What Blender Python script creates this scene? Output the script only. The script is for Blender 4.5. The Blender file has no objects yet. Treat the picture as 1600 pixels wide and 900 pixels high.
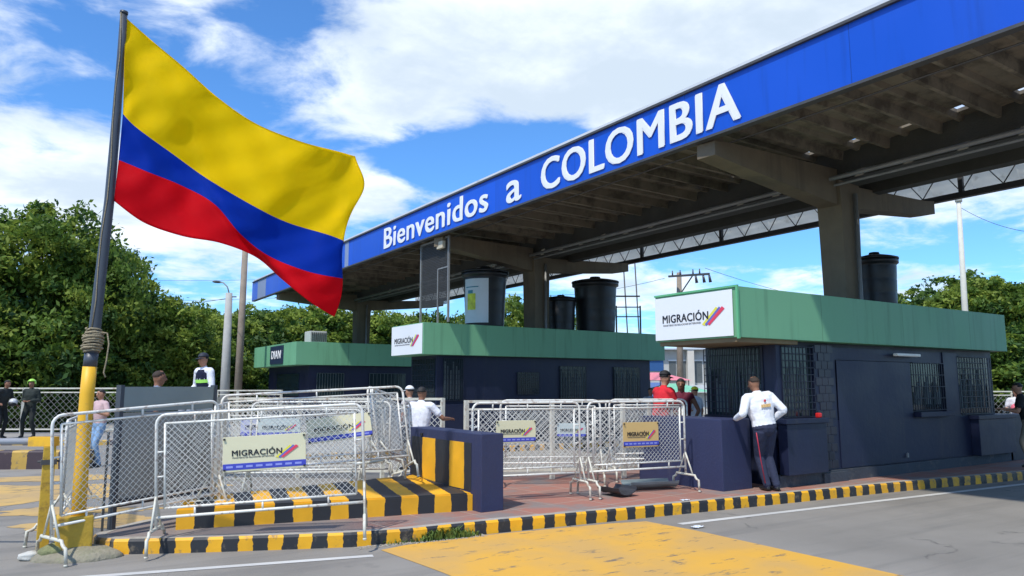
import bpy, bmesh, math, random
import numpy as np
from mathutils import Vector, Matrix, Quaternion
R = math.radians
random.seed(7)
S = bpy.context.scene
COL = S.collection
# ------------------------------------------------------------------ camera
# world: x = along the lanes (away, right), y = along the canopy (away, left), z up
CA, SA = 0.8346439740736329, 0.5507898297377802
cam = bpy.data.cameras.new('camera'); camo = bpy.data.objects.new('camera', cam); COL.objects.link(camo)
cam.sensor_width = 36; cam.lens = 36 * 1162 / 1600.0; cam.clip_start = 0.05; cam.clip_end = 3000
camo.location = (0, 0, 1.7)
camo.rotation_euler = (R(90 + 7.5), 0, -math.atan2(SA, CA))
S.camera = camo
def W(px, d, z=0.0):
    """spot on the ground seen in direction px at a horizontal distance d in metres"""
    l = (px - 800) / 1172.0 * d
    return Vector((CA * l + SA * d, -SA * l + CA * d, z))
def WM(px, d, z=0.0, zm=.7):
    """like W, for a thing whose mid height zm (not its eye level) is seen in direction px"""
    l = (px - 800) / 1162.0 * (d * math.cos(math.atan(153 / 1162)) + (zm - 1.7) * math.sin(math.atan(153 / 1162)))
    return Vector((CA * l + SA * d, -SA * l + CA * d, z))
def at(px, py, d):
    """point seen at pixel (px, py) of the 1600 px wide photo, d metres away horizontally"""
    f = 1162.0; p = math.atan(153 / f); v = 450 - py; u = px - 800
    fz = f * math.cos(p) - v * math.sin(p); zz = f * math.sin(p) + v * math.cos(p); l = u * d / fz
    return Vector((CA * l + SA * d, -SA * l + CA * d, 1.7 + zz * d / fz))
# ------------------------------------------------------------------ world
SUN_EL, SUN_DIR = 57.0, Vector((-math.cos(R(27)), -math.sin(R(27))))   # horizontal direction towards the sun
wd = bpy.data.worlds.new('World'); S.world = wd; wd.use_nodes = True
nt = wd.node_tree; nt.nodes.clear()
def N(t, typ, **kw):
    n = t.nodes.new(typ)
    for k, v in kw.items(): setattr(n, k, v)
    return n
def M_(t, op, a, b=None, c=None, clamp=False):
    n = N(t, 'ShaderNodeMath', operation=op); n.use_clamp = clamp
    for i, v in enumerate((a, b, c)):
        if v is None: continue
        if isinstance(v, (int, float)): n.inputs[i].default_value = v
        else: t.links.new(v, n.inputs[i])
    return n.outputs[0]
def sm(t, v, lo, hi):
    n = N(t, 'ShaderNodeMapRange', interpolation_type='SMOOTHSTEP')
    t.links.new(v, n.inputs[0]); n.inputs[1].default_value = lo; n.inputs[2].default_value = hi
    return n.outputs[0]
def build_world():
    t = nt
    sky = N(t, 'ShaderNodeTexSky', sky_type='NISHITA'); sky.sun_disc = False
    sky.sun_elevation = R(SUN_EL); sky.sun_rotation = math.atan2(SUN_DIR.x, SUN_DIR.y)
    sky.air_density = 1.0; sky.dust_density = 0.3; sky.ozone_density = 2.5
    tint = N(t, 'ShaderNodeMix', data_type='RGBA', blend_type='MULTIPLY'); tint.inputs[0].default_value = 1
    t.links.new(sky.outputs[0], tint.inputs[6]); tint.inputs[7].default_value = (0.52, 0.91, 1.30, 1)
    tc = N(t, 'ShaderNodeTexCoord'); sp = N(t, 'ShaderNodeSeparateXYZ'); t.links.new(tc.outputs['Generated'], sp.inputs[0])
    x, y, z = sp.outputs
    zz = M_(t, 'ADD', M_(t, 'MAXIMUM', z, 0.0), 0.16)
    cb = N(t, 'ShaderNodeCombineXYZ')
    t.links.new(M_(t, 'DIVIDE', x, zz), cb.inputs[0]); t.links.new(M_(t, 'DIVIDE', y, zz), cb.inputs[1])
    cb.inputs[2].default_value = 3.7
    def noise(scale, detail, rough, dist, off):
        mp = N(t, 'ShaderNodeMapping'); t.links.new(cb.outputs[0], mp.inputs[0]); mp.inputs[1].default_value = off
        mp.inputs[3].default_value = (1, 1.0, 1)
        n = N(t, 'ShaderNodeTexNoise'); t.links.new(mp.outputs[0], n.inputs['Vector'])
        n.inputs['Scale'].default_value = scale; n.inputs['Detail'].default_value = detail
        n.inputs['Roughness'].default_value = rough; n.inputs['Distortion'].default_value = dist
        return n.outputs[0]
    n1 = noise(1.15, 9, 0.56, 0.35, (3.1, 7.7, 0)); n2 = noise(4.6, 6, 0.6, 0.3, (1, 4, 2)); n3 = noise(2.2, 8, .55, .1, (9, 1, 5))
    az = M_(t, 'ARCTAN2', x, y); el = M_(t, 'ARCSINE', z)
    def blob(a0, e0, wa, we, s):
        p = M_(t, 'DIVIDE', M_(t, 'SUBTRACT', az, R(a0)), R(wa)); q = M_(t, 'DIVIDE', M_(t, 'SUBTRACT', el, R(e0)), R(we))
        r = M_(t, 'ADD', M_(t, 'MULTIPLY', p, p), M_(t, 'MULTIPLY', q, q))
        return M_(t, 'MULTIPLY', M_(t, 'EXPONENT', M_(t, 'MULTIPLY', r, -1.0)), s)
    dens = M_(t, 'ADD', M_(t, 'MULTIPLY', n1, 0.62), M_(t, 'MULTIPLY', n2, 0.46))
    for b in SKYBLOBS: dens = M_(t, 'ADD', dens, blob(*b))
    cov = sm(t, dens, 0.505, 0.69)
    core = sm(t, M_(t, 'ADD', dens, M_(t, 'MULTIPLY', n3, 1.2)), 1.08, 1.50)
    cc = N(t, 'ShaderNodeMix', data_type='RGBA'); t.links.new(core, cc.inputs[0])
    cc.inputs[6].default_value = (6.8, 7.3, 7.8, 1); cc.inputs[7].default_value = (4.3, 5.0, 5.7, 1)
    mx = N(t, 'ShaderNodeMix', data_type='RGBA'); t.links.new(M_(t, 'MULTIPLY', cov, 0.93), mx.inputs[0])
    t.links.new(tint.outputs[2], mx.inputs[6]); t.links.new(cc.outputs[2], mx.inputs[7])
    bg = N(t, 'ShaderNodeBackground'); t.links.new(mx.outputs[2], bg.inputs[0]); bg.inputs[1].default_value = 0.13
    ou = N(t, 'ShaderNodeOutputWorld'); t.links.new(bg.outputs[0], ou.inputs[0])
# azimuth, elevation, width, height (degrees), strength
SKYBLOBS = [(38, 25.5, 15, 5.0, 0.30), (24, 21, 6, 3.5, 0.22), (52, 25, 12, 6, 0.26), (29.5, 17.4, 4.5, 1.9, -0.45), (37, 18.4, 4.5, 1.5, -0.30), (23.5, 14.6, 5, 1.8, 0.22),
            (6, 12, 14, 4.5, 0.20), (5, 20, 10, 3.5, -0.05), (17, 27, 6, 3, -0.16), (0, 25.5, 6, 3, -0.12), (52, 10, 6, 1.6, -0.10), (62, 12, 7, 2.0, 0.18), (55, 7.5, 12, 1.5, 0.10), (66, 9, 3, 2, -0.12), (43, 8, 6, 2.5, 0.05)]
build_world()
sun = bpy.data.lights.new('sun', 'SUN'); sun.energy = 3.1; sun.angle = R(2.0); sun.color = (1, 0.955, 0.88)
suno = bpy.data.objects.new('sun', sun); COL.objects.link(suno)
sv = Vector((SUN_DIR.x * math.cos(R(SUN_EL)), SUN_DIR.y * math.cos(R(SUN_EL)), math.sin(R(SUN_EL))))
suno.rotation_euler = sv.to_track_quat('Z', 'Y').to_euler(); suno.location = (0, 0, 30)
S.view_settings.view_transform = 'Standard'; S.view_settings.look = 'None'; S.view_settings.exposure = 0.40; S.view_settings.gamma = 1
S.view_settings.use_curve_mapping = False

# ------------------------------------------------------------------ materials
MC = {}
def lin(c):
    return tuple((v / 12.92 if v <= 0.04045 else ((v + 0.055) / 1.055) ** 2.4) for v in c)
def mat(name, col, rough=0.7, var=0.12, scale=3.0, bump=0.0, bscale=30, metal=0.0, dirt=None, dirt_amt=0.0, dscale=1.5, spec=0.5, streak=False, trans=0.0, seam=None):
    """surface with colour variation, optional patches of a second colour (wear, rust, stains) and bump"""
    if name in MC: return MC[name]
    m = bpy.data.materials.new(name); m.use_nodes = True; t = m.node_tree; b = t.nodes['Principled BSDF']
    tc = N(t, 'ShaderNodeTexCoord')
    n = N(t, 'ShaderNodeTexNoise'); t.links.new(tc.outputs['Object'], n.inputs['Vector']); n.inputs['Scale'].default_value = scale
    n.inputs['Detail'].default_value = 6; n.inputs['Roughness'].default_value = 0.6
    hsv = N(t, 'ShaderNodeHueSaturation'); hsv.inputs['Color'].default_value = (*col, 1)
    t.links.new(M_(t, 'ADD', M_(t, 'MULTIPLY', M_(t, 'SUBTRACT', n.outputs[0], 0.5), var * 4), 1.0), hsv.inputs['Value'])
    out = hsv.outputs[0]
    if dirt is not None:
        n2 = N(t, 'ShaderNodeTexNoise'); mp = N(t, 'ShaderNodeMapping'); t.links.new(tc.outputs['Object'], mp.inputs[0])
        if streak: mp.inputs[3].default_value = (1, 1, 0.12)
        t.links.new(mp.outputs[0], n2.inputs['Vector']); n2.inputs['Scale'].default_value = dscale
        n2.inputs['Detail'].default_value = 8; n2.inputs['Roughness'].default_value = 0.68
        mx = N(t, 'ShaderNodeMix', data_type='RGBA'); f = sm(t, n2.outputs[0], 0.62 - dirt_amt * 0.4, 0.72 - dirt_amt * 0.2)
        t.links.new(M_(t, 'MULTIPLY', f, min(1.0, 0.35 + dirt_amt)), mx.inputs[0]); t.links.new(out, mx.inputs[6]); mx.inputs[7].default_value = (*dirt, 1)
        out = mx.outputs[2]
    if seam:        # sheet joints across the long axis and faint run-off streaks
        sx = N(t, 'ShaderNodeSeparateXYZ'); t.links.new(tc.outputs['Object'], sx.inputs[0])
        fr = M_(t, 'FRACT', M_(t, 'DIVIDE', sx.outputs[seam[0]], seam[1])); ln = M_(t, 'LESS_THAN', fr, .012 / seam[1])
        n5 = N(t, 'ShaderNodeTexNoise'); m5 = N(t, 'ShaderNodeMapping'); t.links.new(tc.outputs['Object'], m5.inputs[0]); m5.inputs[3].default_value = (1, 1, .08)
        t.links.new(m5.outputs[0], n5.inputs['Vector']); n5.inputs['Scale'].default_value = 7; n5.inputs['Detail'].default_value = 5
        pn = N(t, 'ShaderNodeTexWhiteNoise', noise_dimensions='1D'); t.links.new(M_(t, 'FLOOR', M_(t, 'DIVIDE', sx.outputs[seam[0]], seam[1])), pn.inputs['W'])
        h5 = N(t, 'ShaderNodeHueSaturation'); t.links.new(out, h5.inputs['Color'])
        v5 = M_(t, 'SUBTRACT', M_(t, 'ADD', .93, M_(t, 'MULTIPLY', pn.outputs[0], .12)), M_(t, 'ADD', M_(t, 'MULTIPLY', ln, .45), M_(t, 'MULTIPLY', sm(t, n5.outputs[0], .52, .75), seam[2])))
        t.links.new(v5, h5.inputs['Value']); out = h5.outputs[0]
    t.links.new(out, b.inputs['Base Color'])
    t.links.new(M_(t, 'ADD', M_(t, 'MULTIPLY', M_(t, 'SUBTRACT', n.outputs[0], 0.5), 0.35), rough, clamp=True), b.inputs['Roughness'])
    b.inputs['Metallic'].default_value = metal; b.inputs['Specular IOR Level'].default_value = spec
    if bump > 0:
        nb = N(t, 'ShaderNodeTexNoise'); t.links.new(tc.outputs['Object'], nb.inputs['Vector']); nb.inputs['Scale'].default_value = bscale; nb.inputs['Detail'].default_value = 5
        bp = N(t, 'ShaderNodeBump'); bp.inputs['Strength'].default_value = bump; bp.inputs['Distance'].default_value = 0.02
        t.links.new(nb.outputs[0], bp.inputs['Height']); t.links.new(bp.outputs[0], b.inputs['Normal'])
    if trans > 0:
        tr = N(t, 'ShaderNodeBsdfTranslucent'); t.links.new(out, tr.inputs[0]); ms = N(t, 'ShaderNodeMixShader'); ms.inputs[0].default_value = trans
        t.links.new(b.outputs[0], ms.inputs[1]); t.links.new(tr.outputs[0], ms.inputs[2]); t.links.new(ms.outputs[0], t.nodes['Material Output'].inputs[0])
    MC[name] = m; return m
def stripes(name, c1, c2, mode, period, phase=0.0, skew=0.0, wear=0.3, fade=False):
    """painted stripes: mode 'u' = along the UV length, 'x' / 'y' = along the object's own axis"""
    m = bpy.data.materials.new(name); m.use_nodes = True; t = m.node_tree; b = t.nodes['Principled BSDF']
    tc = N(t, 'ShaderNodeTexCoord'); sp = N(t, 'ShaderNodeSeparateXYZ')
    t.links.new(tc.outputs['UV' if mode == 'u' else 'Object'], sp.inputs[0])
    nz = N(t, 'ShaderNodeTexNoise'); t.links.new(tc.outputs['Object'], nz.inputs['Vector']); nz.inputs['Scale'].default_value = 9; nz.inputs['Detail'].default_value = 4
    co = sp.outputs[1] if mode == 'y' else sp.outputs[0]
    if skew: co = M_(t, 'ADD', co, M_(t, 'MULTIPLY', sp.outputs[1], skew))
    co = M_(t, 'ADD', co, M_(t, 'MULTIPLY', M_(t, 'SUBTRACT', nz.outputs[0], 0.5), 0.09 if mode == 'u' else 0.05))
    fr = M_(t, 'FRACT', M_(t, 'DIVIDE', M_(t, 'ADD', co, phase), period))
    k = M_(t, 'GREATER_THAN', fr, 0.5)
    mx = N(t, 'ShaderNodeMix', data_type='RGBA'); t.links.new(k, mx.inputs[0]); mx.inputs[6].default_value = (*c1, 1); mx.inputs[7].default_value = (*c2, 1)
    n2 = N(t, 'ShaderNodeTexNoise'); t.links.new(tc.outputs['Object'], n2.inputs['Vector']); n2.inputs['Scale'].default_value = 7; n2.inputs['Detail'].default_value = 9; n2.inputs['Roughness'].default_value = .7
    w = sm(t, n2.outputs[0], 0.66 - wear * 0.25, 0.70 - wear * 0.05)
    if fade: w = M_(t, 'MAXIMUM', w, M_(t, 'MULTIPLY', sm(t, sp.outputs[0], 9.0, 17.0), sm(t, n2.outputs[0], 0.36, 0.56)))
    m2 = N(t, 'ShaderNodeMix', data_type='RGBA'); t.links.new(M_(t, 'MULTIPLY', w, 0.75), m2.inputs[0]); t.links.new(mx.outputs[2], m2.inputs[6]); m2.inputs[7].default_value = (0.16, 0.13, 0.09, 1)
    n3 = N(t, 'ShaderNodeTexNoise'); t.links.new(tc.outputs['Object'], n3.inputs['Vector']); n3.inputs['Scale'].default_value = 3; n3.inputs['Detail'].default_value = 5
    hv = N(t, 'ShaderNodeHueSaturation'); t.links.new(m2.outputs[2], hv.inputs['Color']); t.links.new(M_(t, 'ADD', M_(t, 'MULTIPLY', M_(t, 'SUBTRACT', n3.outputs[0], 0.5), 0.6), 1.0), hv.inputs['Value'])
    t.links.new(hv.outputs[0], b.inputs['Base Color']); b.inputs['Roughness'].default_value = 0.6
    bp = N(t, 'ShaderNodeBump'); bp.inputs['Strength'].default_value = 0.35; bp.inputs['Distance'].default_value = 0.01
    t.links.new(n2.outputs[0], bp.inputs['Height']); t.links.new(bp.outputs[0], b.inputs['Normal'])
    MC[name] = m; return m
YEL = (0.80, 0.40, 0.012); BLK = (0.022, 0.024, 0.028)
white_paint = mat('white_paint_steel', (0.74, 0.73, 0.66), 0.45, 0.05, 6, dirt=(0.20, 0.09, 0.04), dirt_amt=0.28, dscale=13)
old_white = mat('old_white_paint', (0.62, 0.60, 0.50), 0.55, 0.08, 6, dirt=(0.24, 0.13, 0.07), dirt_amt=0.30, dscale=6)
wire_far = mat('dull_wire', (0.28, 0.28, 0.26), 0.6, 0.1, 3)
wire_m = mat('white_wire', (0.62, 0.62, 0.57), 0.5, 0.08, 3)
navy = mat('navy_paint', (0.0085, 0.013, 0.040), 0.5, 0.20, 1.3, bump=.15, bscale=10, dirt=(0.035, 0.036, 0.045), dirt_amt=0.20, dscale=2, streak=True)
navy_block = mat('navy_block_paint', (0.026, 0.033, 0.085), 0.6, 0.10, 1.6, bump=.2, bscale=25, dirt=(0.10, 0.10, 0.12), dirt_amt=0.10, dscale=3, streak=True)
navy_dark = mat('dark_navy_grille', (0.012, 0.016, 0.032), 0.5, 0.1, 3)
plinth_m = mat('plinth_paint', (0.045, 0.055, 0.07), 0.8, 0.2, 2, bump=.4, bscale=18, dirt=(0.13, 0.12, 0.11), dirt_amt=0.25, dscale=2.5)
green = mat('green_fascia_paint', (0.17, 0.42, 0.235), 0.55, 0.05, 0.8, dirt=(0.12, 0.31, 0.17), dirt_amt=0.22, dscale=.9, streak=True, seam=(0, 2.44, .22))
green_l = mat('pale_green_trim', (0.12, 0.42, 0.20), 0.5, 0.05, 0.8)
sign_white = mat('sign_white', (0.78, 0.80, 0.80), 0.4, 0.02, 1)
black_ink = mat('black_ink', (0.012, 0.012, 0.016), 0.5, 0.0)
blue_f = mat('canopy_blue', (0.001, 0.082, 0.56), 0.42, 0.06, 0.35, dirt=(0.004, 0.08, 0.5), dirt_amt=0.15, dscale=.6, streak=True, seam=(1, 3.05, .14))
faded = mat('faded_panel', (0.22, 0.28, 0.42), 0.6, 0.1, 1)
letter_w = mat('letter_white', (0.80, 0.80, 0.78), 0.45, 0.03, 1)
trim_w = mat('galvanised_trim', (0.62, 0.63, 0.64), 0.5, 0.08, 1, dirt=(0.3, 0.3, 0.3), dirt_amt=.15)
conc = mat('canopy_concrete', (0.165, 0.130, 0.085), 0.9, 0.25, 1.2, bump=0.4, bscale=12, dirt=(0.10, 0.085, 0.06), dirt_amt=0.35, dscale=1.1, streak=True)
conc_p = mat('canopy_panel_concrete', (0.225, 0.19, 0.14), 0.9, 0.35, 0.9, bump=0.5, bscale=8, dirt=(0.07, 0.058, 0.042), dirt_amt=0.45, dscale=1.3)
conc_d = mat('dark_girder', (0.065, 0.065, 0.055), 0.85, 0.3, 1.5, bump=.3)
steel_d = mat('dark_steel', (0.06, 0.06, 0.06), 0.6, 0.2, 4)
steel_g = mat('grey_steel', (0.25, 0.25, 0.24), 0.5, 0.2, 4, metal=.3)
duct_m = mat('duct_sheet', (0.82, 0.83, 0.80), 0.5, 0.06, 1.5, dirt=(0.35, 0.33, 0.28), dirt_amt=0.15, dscale=1.8, trans=.7)
kerb_conc = mat('kerb_concrete', (0.36, 0.33, 0.28), 0.9, 0.2, 2, bump=.5, bscale=25, dirt=(0.2, 0.17, 0.13), dirt_amt=.25, dscale=3)
kerb_s = stripes('kerb_stripes', YEL, BLK, 'u', 0.305, 0.0, wear=0.42, fade=True)
block_top = stripes('plinth_stripes', YEL, BLK, 'x', 0.43, 0.078, skew=-0.2, wear=0.12)
block_face = stripes('block_face_stripes', BLK, YEL, 'y', 0.80, 0.195, wear=0.10)
old_kerb = stripes('old_kerb_stripes', (0.48, 0.30, 0.06), (0.055, 0.035, 0.04), 'u', 0.62, wear=0.5)
yellow = mat('yellow_paint', (0.80, 0.44, 0.02), 0.5, 0.08, 3, dirt=(0.4, 0.24, 0.06), dirt_amt=0.2, dscale=4)
yellow_old = mat('old_yellow_paint', (0.52, 0.33, 0.03), 0.6, 0.18, 4, bump=.2, dirt=(0.16, 0.09, 0.03), dirt_amt=0.3, dscale=5)
pole_d = mat('pole_dark_grey', (0.055, 0.062, 0.075), 0.4, 0.15, 3)
rope_m = mat('rope', (0.30, 0.25, 0.16), 0.95, 0.3, 40, bump=.6, bscale=80)
skins = [mat('skin_brown', (0.27, 0.125, 0.07), 0.55, 0.06, 8), mat('skin_tan', (0.40, 0.20, 0.12), 0.55, 0.06, 8)]
hair_m = mat('hair_black', (0.012, 0.010, 0.009), 0.6, 0.3, 40, bump=.4, bscale=120)
tank_m = mat('tank_black', (0.014, 0.015, 0.018), 0.42, 0.1, 4)
glass_m = mat('booth_glass', (0.02, 0.035, 0.04), 0.12, 0.1, 1)
curtain_m = mat('booth_blind', (0.11, 0.14, 0.14), 0.8, 0.2, 2)

# ------------------------------------------------------------------ builders
def mesh_obj(name, me, m, parent=None, loc=None):
    o = bpy.data.objects.new(name, me); COL.objects.link(o)
    for mm in (m if isinstance(m, (list, tuple)) else [m]):
        if mm is not None: me.materials.append(mm)
    if parent is not None: o.parent = parent
    if loc is not None: o.location = loc
    return o
class MB:
    """collects shapes, then links them as one mesh object"""
    def __init__(s): s.bm = bmesh.new(); s.mi = 0
    def _set(s, geom):
        for f in geom:
            if isinstance(f, bmesh.types.BMFace): f.material_index = s.mi
    def box(s, x0, x1, y0, y1, z0, z1, bev=0.0):
        r = bmesh.ops.create_cube(s.bm, size=1.0); vs = r['verts']
        bmesh.ops.scale(s.bm, vec=(x1 - x0, y1 - y0, z1 - z0), verts=vs)
        bmesh.ops.translate(s.bm, vec=((x0 + x1) / 2, (y0 + y1) / 2, (z0 + z1) / 2), verts=vs)
        fs = {f for v in vs for f in v.link_faces}
        for f in fs: f.material_index = s.mi
        if bev > 0:
            es = list({e for v in vs for e in v.link_edges})
            r = bmesh.ops.bevel(s.bm, geom=es, offset=bev, segments=2, affect='EDGES', profile=0.6)
            for f in r['faces']: f.material_index = s.mi
        return s
    def bar(s, a, b, w, h=None, up=Vector((0, 0, 1))):
        """rectangular bar from a to b"""
        h = h or w; a = Vector(a); b = Vector(b); d = (b - a).normalized()
        if abs(d.dot(up)) > 0.98: up = Vector((1, 0, 0))
        x = d.cross(up).normalized(); y = x.cross(d).normalized()
        vs = [s.bm.verts.new(p + x * (i * w / 2) + y * (j * h / 2)) for p in (a, b) for i, j in ((-1, -1), (1, -1), (1, 1), (-1, 1))]
        for q in ((0, 1, 2, 3), (7, 6, 5, 4), (0, 4, 5, 1), (1, 5, 6, 2), (2, 6, 7, 3), (3, 7, 4, 0)):
            f = s.bm.faces.new([vs[i] for i in q]); f.material_index = s.mi
        return s
    def tube(s, pts, r, n=8, cap=True, smooth=True):
        """round tube through pts; r a number or one per point"""
        pts = [Vector(p) for p in pts]; rs = r if isinstance(r, (list, tuple)) else [r] * len(pts)
        rings = []; px = None
        for i, p in enumerate(pts):
            d = (pts[min(i + 1, len(pts) - 1)] - pts[max(i - 1, 0)]).normalized()
            if px is None:
                px = d.cross(Vector((0, 0, 1)) if abs(d.z) < .9 else Vector((1, 0, 0))).normalized()
            px = (px - d * px.dot(d)).normalized(); py = d.cross(px)
            rings.append([s.bm.verts.new(p + (px * math.cos(2 * math.pi * k / n) + py * math.sin(2 * math.pi * k / n)) * rs[i]) for k in range(n)])
        for a, b in zip(rings, rings[1:]):
            for k in range(n):
                f = s.bm.faces.new((a[k], a[(k + 1) % n], b[(k + 1) % n], b[k])); f.smooth = smooth; f.material_index = s.mi
        if cap:
            for rg in (list(reversed(rings[0])), rings[-1]):
                f = s.bm.faces.new(rg); f.material_index = s.mi
        return s
    def loft(s, rings, smooth=True, cap=True):
        """rings: list of lists of points with equal counts"""
        rv = [[s.bm.verts.new(p) for p in rg] for rg in rings]; n = len(rv[0])
        for a, b in zip(rv, rv[1:]):
            for k in range(n):
                f = s.bm.faces.new((a[k], a[(k + 1) % n], b[(k + 1) % n], b[k])); f.smooth = smooth; f.material_index = s.mi
        if cap:
            s.bm.faces.new(list(reversed(rv[0]))).material_index = s.mi; s.bm.faces.new(rv[-1]).material_index = s.mi
        return s
    def lathe(s, prof, n=24, c=(0, 0), smooth=True):
        return s.loft([[Vector((c[0] + r * math.cos(2 * math.pi * k / n), c[1] + r * math.sin(2 * math.pi * k / n), z)) for k in range(n)] for r, z in prof], smooth)
    def prism(s, poly, z0, z1):
        a = [s.bm.verts.new((p[0], p[1], z0)) for p in poly]; b = [s.bm.verts.new((p[0], p[1], z1)) for p in poly]; n = len(poly)
        s.bm.faces.new(list(reversed(a))).material_index = s.mi; s.bm.faces.new(b).material_index = s.mi
        for k in range(n): s.bm.faces.new((a[k], a[(k + 1) % n], b[(k + 1) % n], b[k])).material_index = s.mi
        return s
    def ell(s, c, r, rot=None, n=12, m=8):
        ret = bmesh.ops.create_uvsphere(s.bm, u_segments=n, v_segments=m, radius=1.0); vs = ret['verts']
        bmesh.ops.scale(s.bm, vec=r, verts=vs)
        if rot is not None: bmesh.ops.rotate(s.bm, cent=(0, 0, 0), matrix=rot, verts=vs)
        bmesh.ops.translate(s.bm, vec=c, verts=vs)
        for f in {f for v in vs for f in v.link_faces}: f.smooth = True; f.material_index = s.mi
        return s
    def quad(s, *p):
        f = s.bm.faces.new([s.bm.verts.new(q) for q in p]); f.material_index = s.mi; return s
    def mesh(s, name):
        bmesh.ops.recalc_face_normals(s.bm, faces=s.bm.faces[:]); me = bpy.data.meshes.new(name); s.bm.to_mesh(me); s.bm.free(); return me
    def build(s, name, m, parent=None, world=False):
        """world=True: shapes were given in world coordinates; shift them to the parent's frame"""
        me = s.mesh(name)
        if world and parent is not None:
            o = parent; off = Vector((0, 0, 0))
            while o is not None: off += o.location; o = o.parent
            me.transform(Matrix.Translation(-off))
        return mesh_obj(name, me, m, parent)
LABELS = {}
def tag(o, label=None, cat=None, group=None, kind=None):
    if label: o['label'] = label
    if cat: o['category'] = cat
    if group: o['group'] = group
    if kind: o['kind'] = kind
    return o
def thing(name, loc, label, cat, group=None, rz=0):
    o = bpy.data.objects.new(name, None); COL.objects.link(o); o.location = loc; o.rotation_euler = (0, 0, rz); o.empty_display_size = .2
    return tag(o, label, cat, group)
def copy_tree(o, parent=None):
    c = o.copy(); COL.objects.link(c); c.parent = parent
    for ch in [k for k in bpy.data.objects if k.parent == o]: copy_tree(ch, c)
    return c
def text_mesh(s, w, h, depth=0.004, bold=0.02):
    """lettering in the xz plane facing -y, fitted to width w and capital height h, origin at its lower left"""
    cu = bpy.data.curves.new('t', 'FONT'); cu.body = s; cu.size = 1; cu.offset = 0; cu.extrude = 0.5; cu.resolution_u = 4; cu.space_character = 1 + min(bold * 2.4, .06)
    o = bpy.data.objects.new('t', cu); COL.objects.link(o); dg = bpy.context.evaluated_depsgraph_get(); dg.update()
    me = bpy.data.meshes.new_from_object(o.evaluated_get(dg)); bpy.data.objects.remove(o); bpy.data.curves.remove(cu)
    co = np.empty(len(me.vertices) * 3); me.vertices.foreach_get('co', co); co = co.reshape(-1, 3)
    x0, x1 = co[:, 0].min(), co[:, 0].max(); cap = 0.73
    c2 = np.stack([(co[:, 0] - x0) / (x1 - x0) * w, -co[:, 2] * 2 * depth / 2, co[:, 1] / cap * h], 1)
    me.vertices.foreach_set('co', c2.ravel()); me.materials.clear(); me.update()
    if bold > .012:     # heavier strokes: the outline laid three times, each a hair prouder
        bm = bmesh.new(); kk = h * bold * 1.15
        for i, (sx, sz) in enumerate(((-1, -.3), (1, .3), (0, 0), (-.5, .4), (.5, -.4))):
            m2 = me.copy(); m2.transform(Matrix.Translation((sx * kk, -i * depth * .10, sz * kk))); bm.from_mesh(m2); bpy.data.meshes.remove(m2)
        bm.to_mesh(me); bm.free()
    return me

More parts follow.
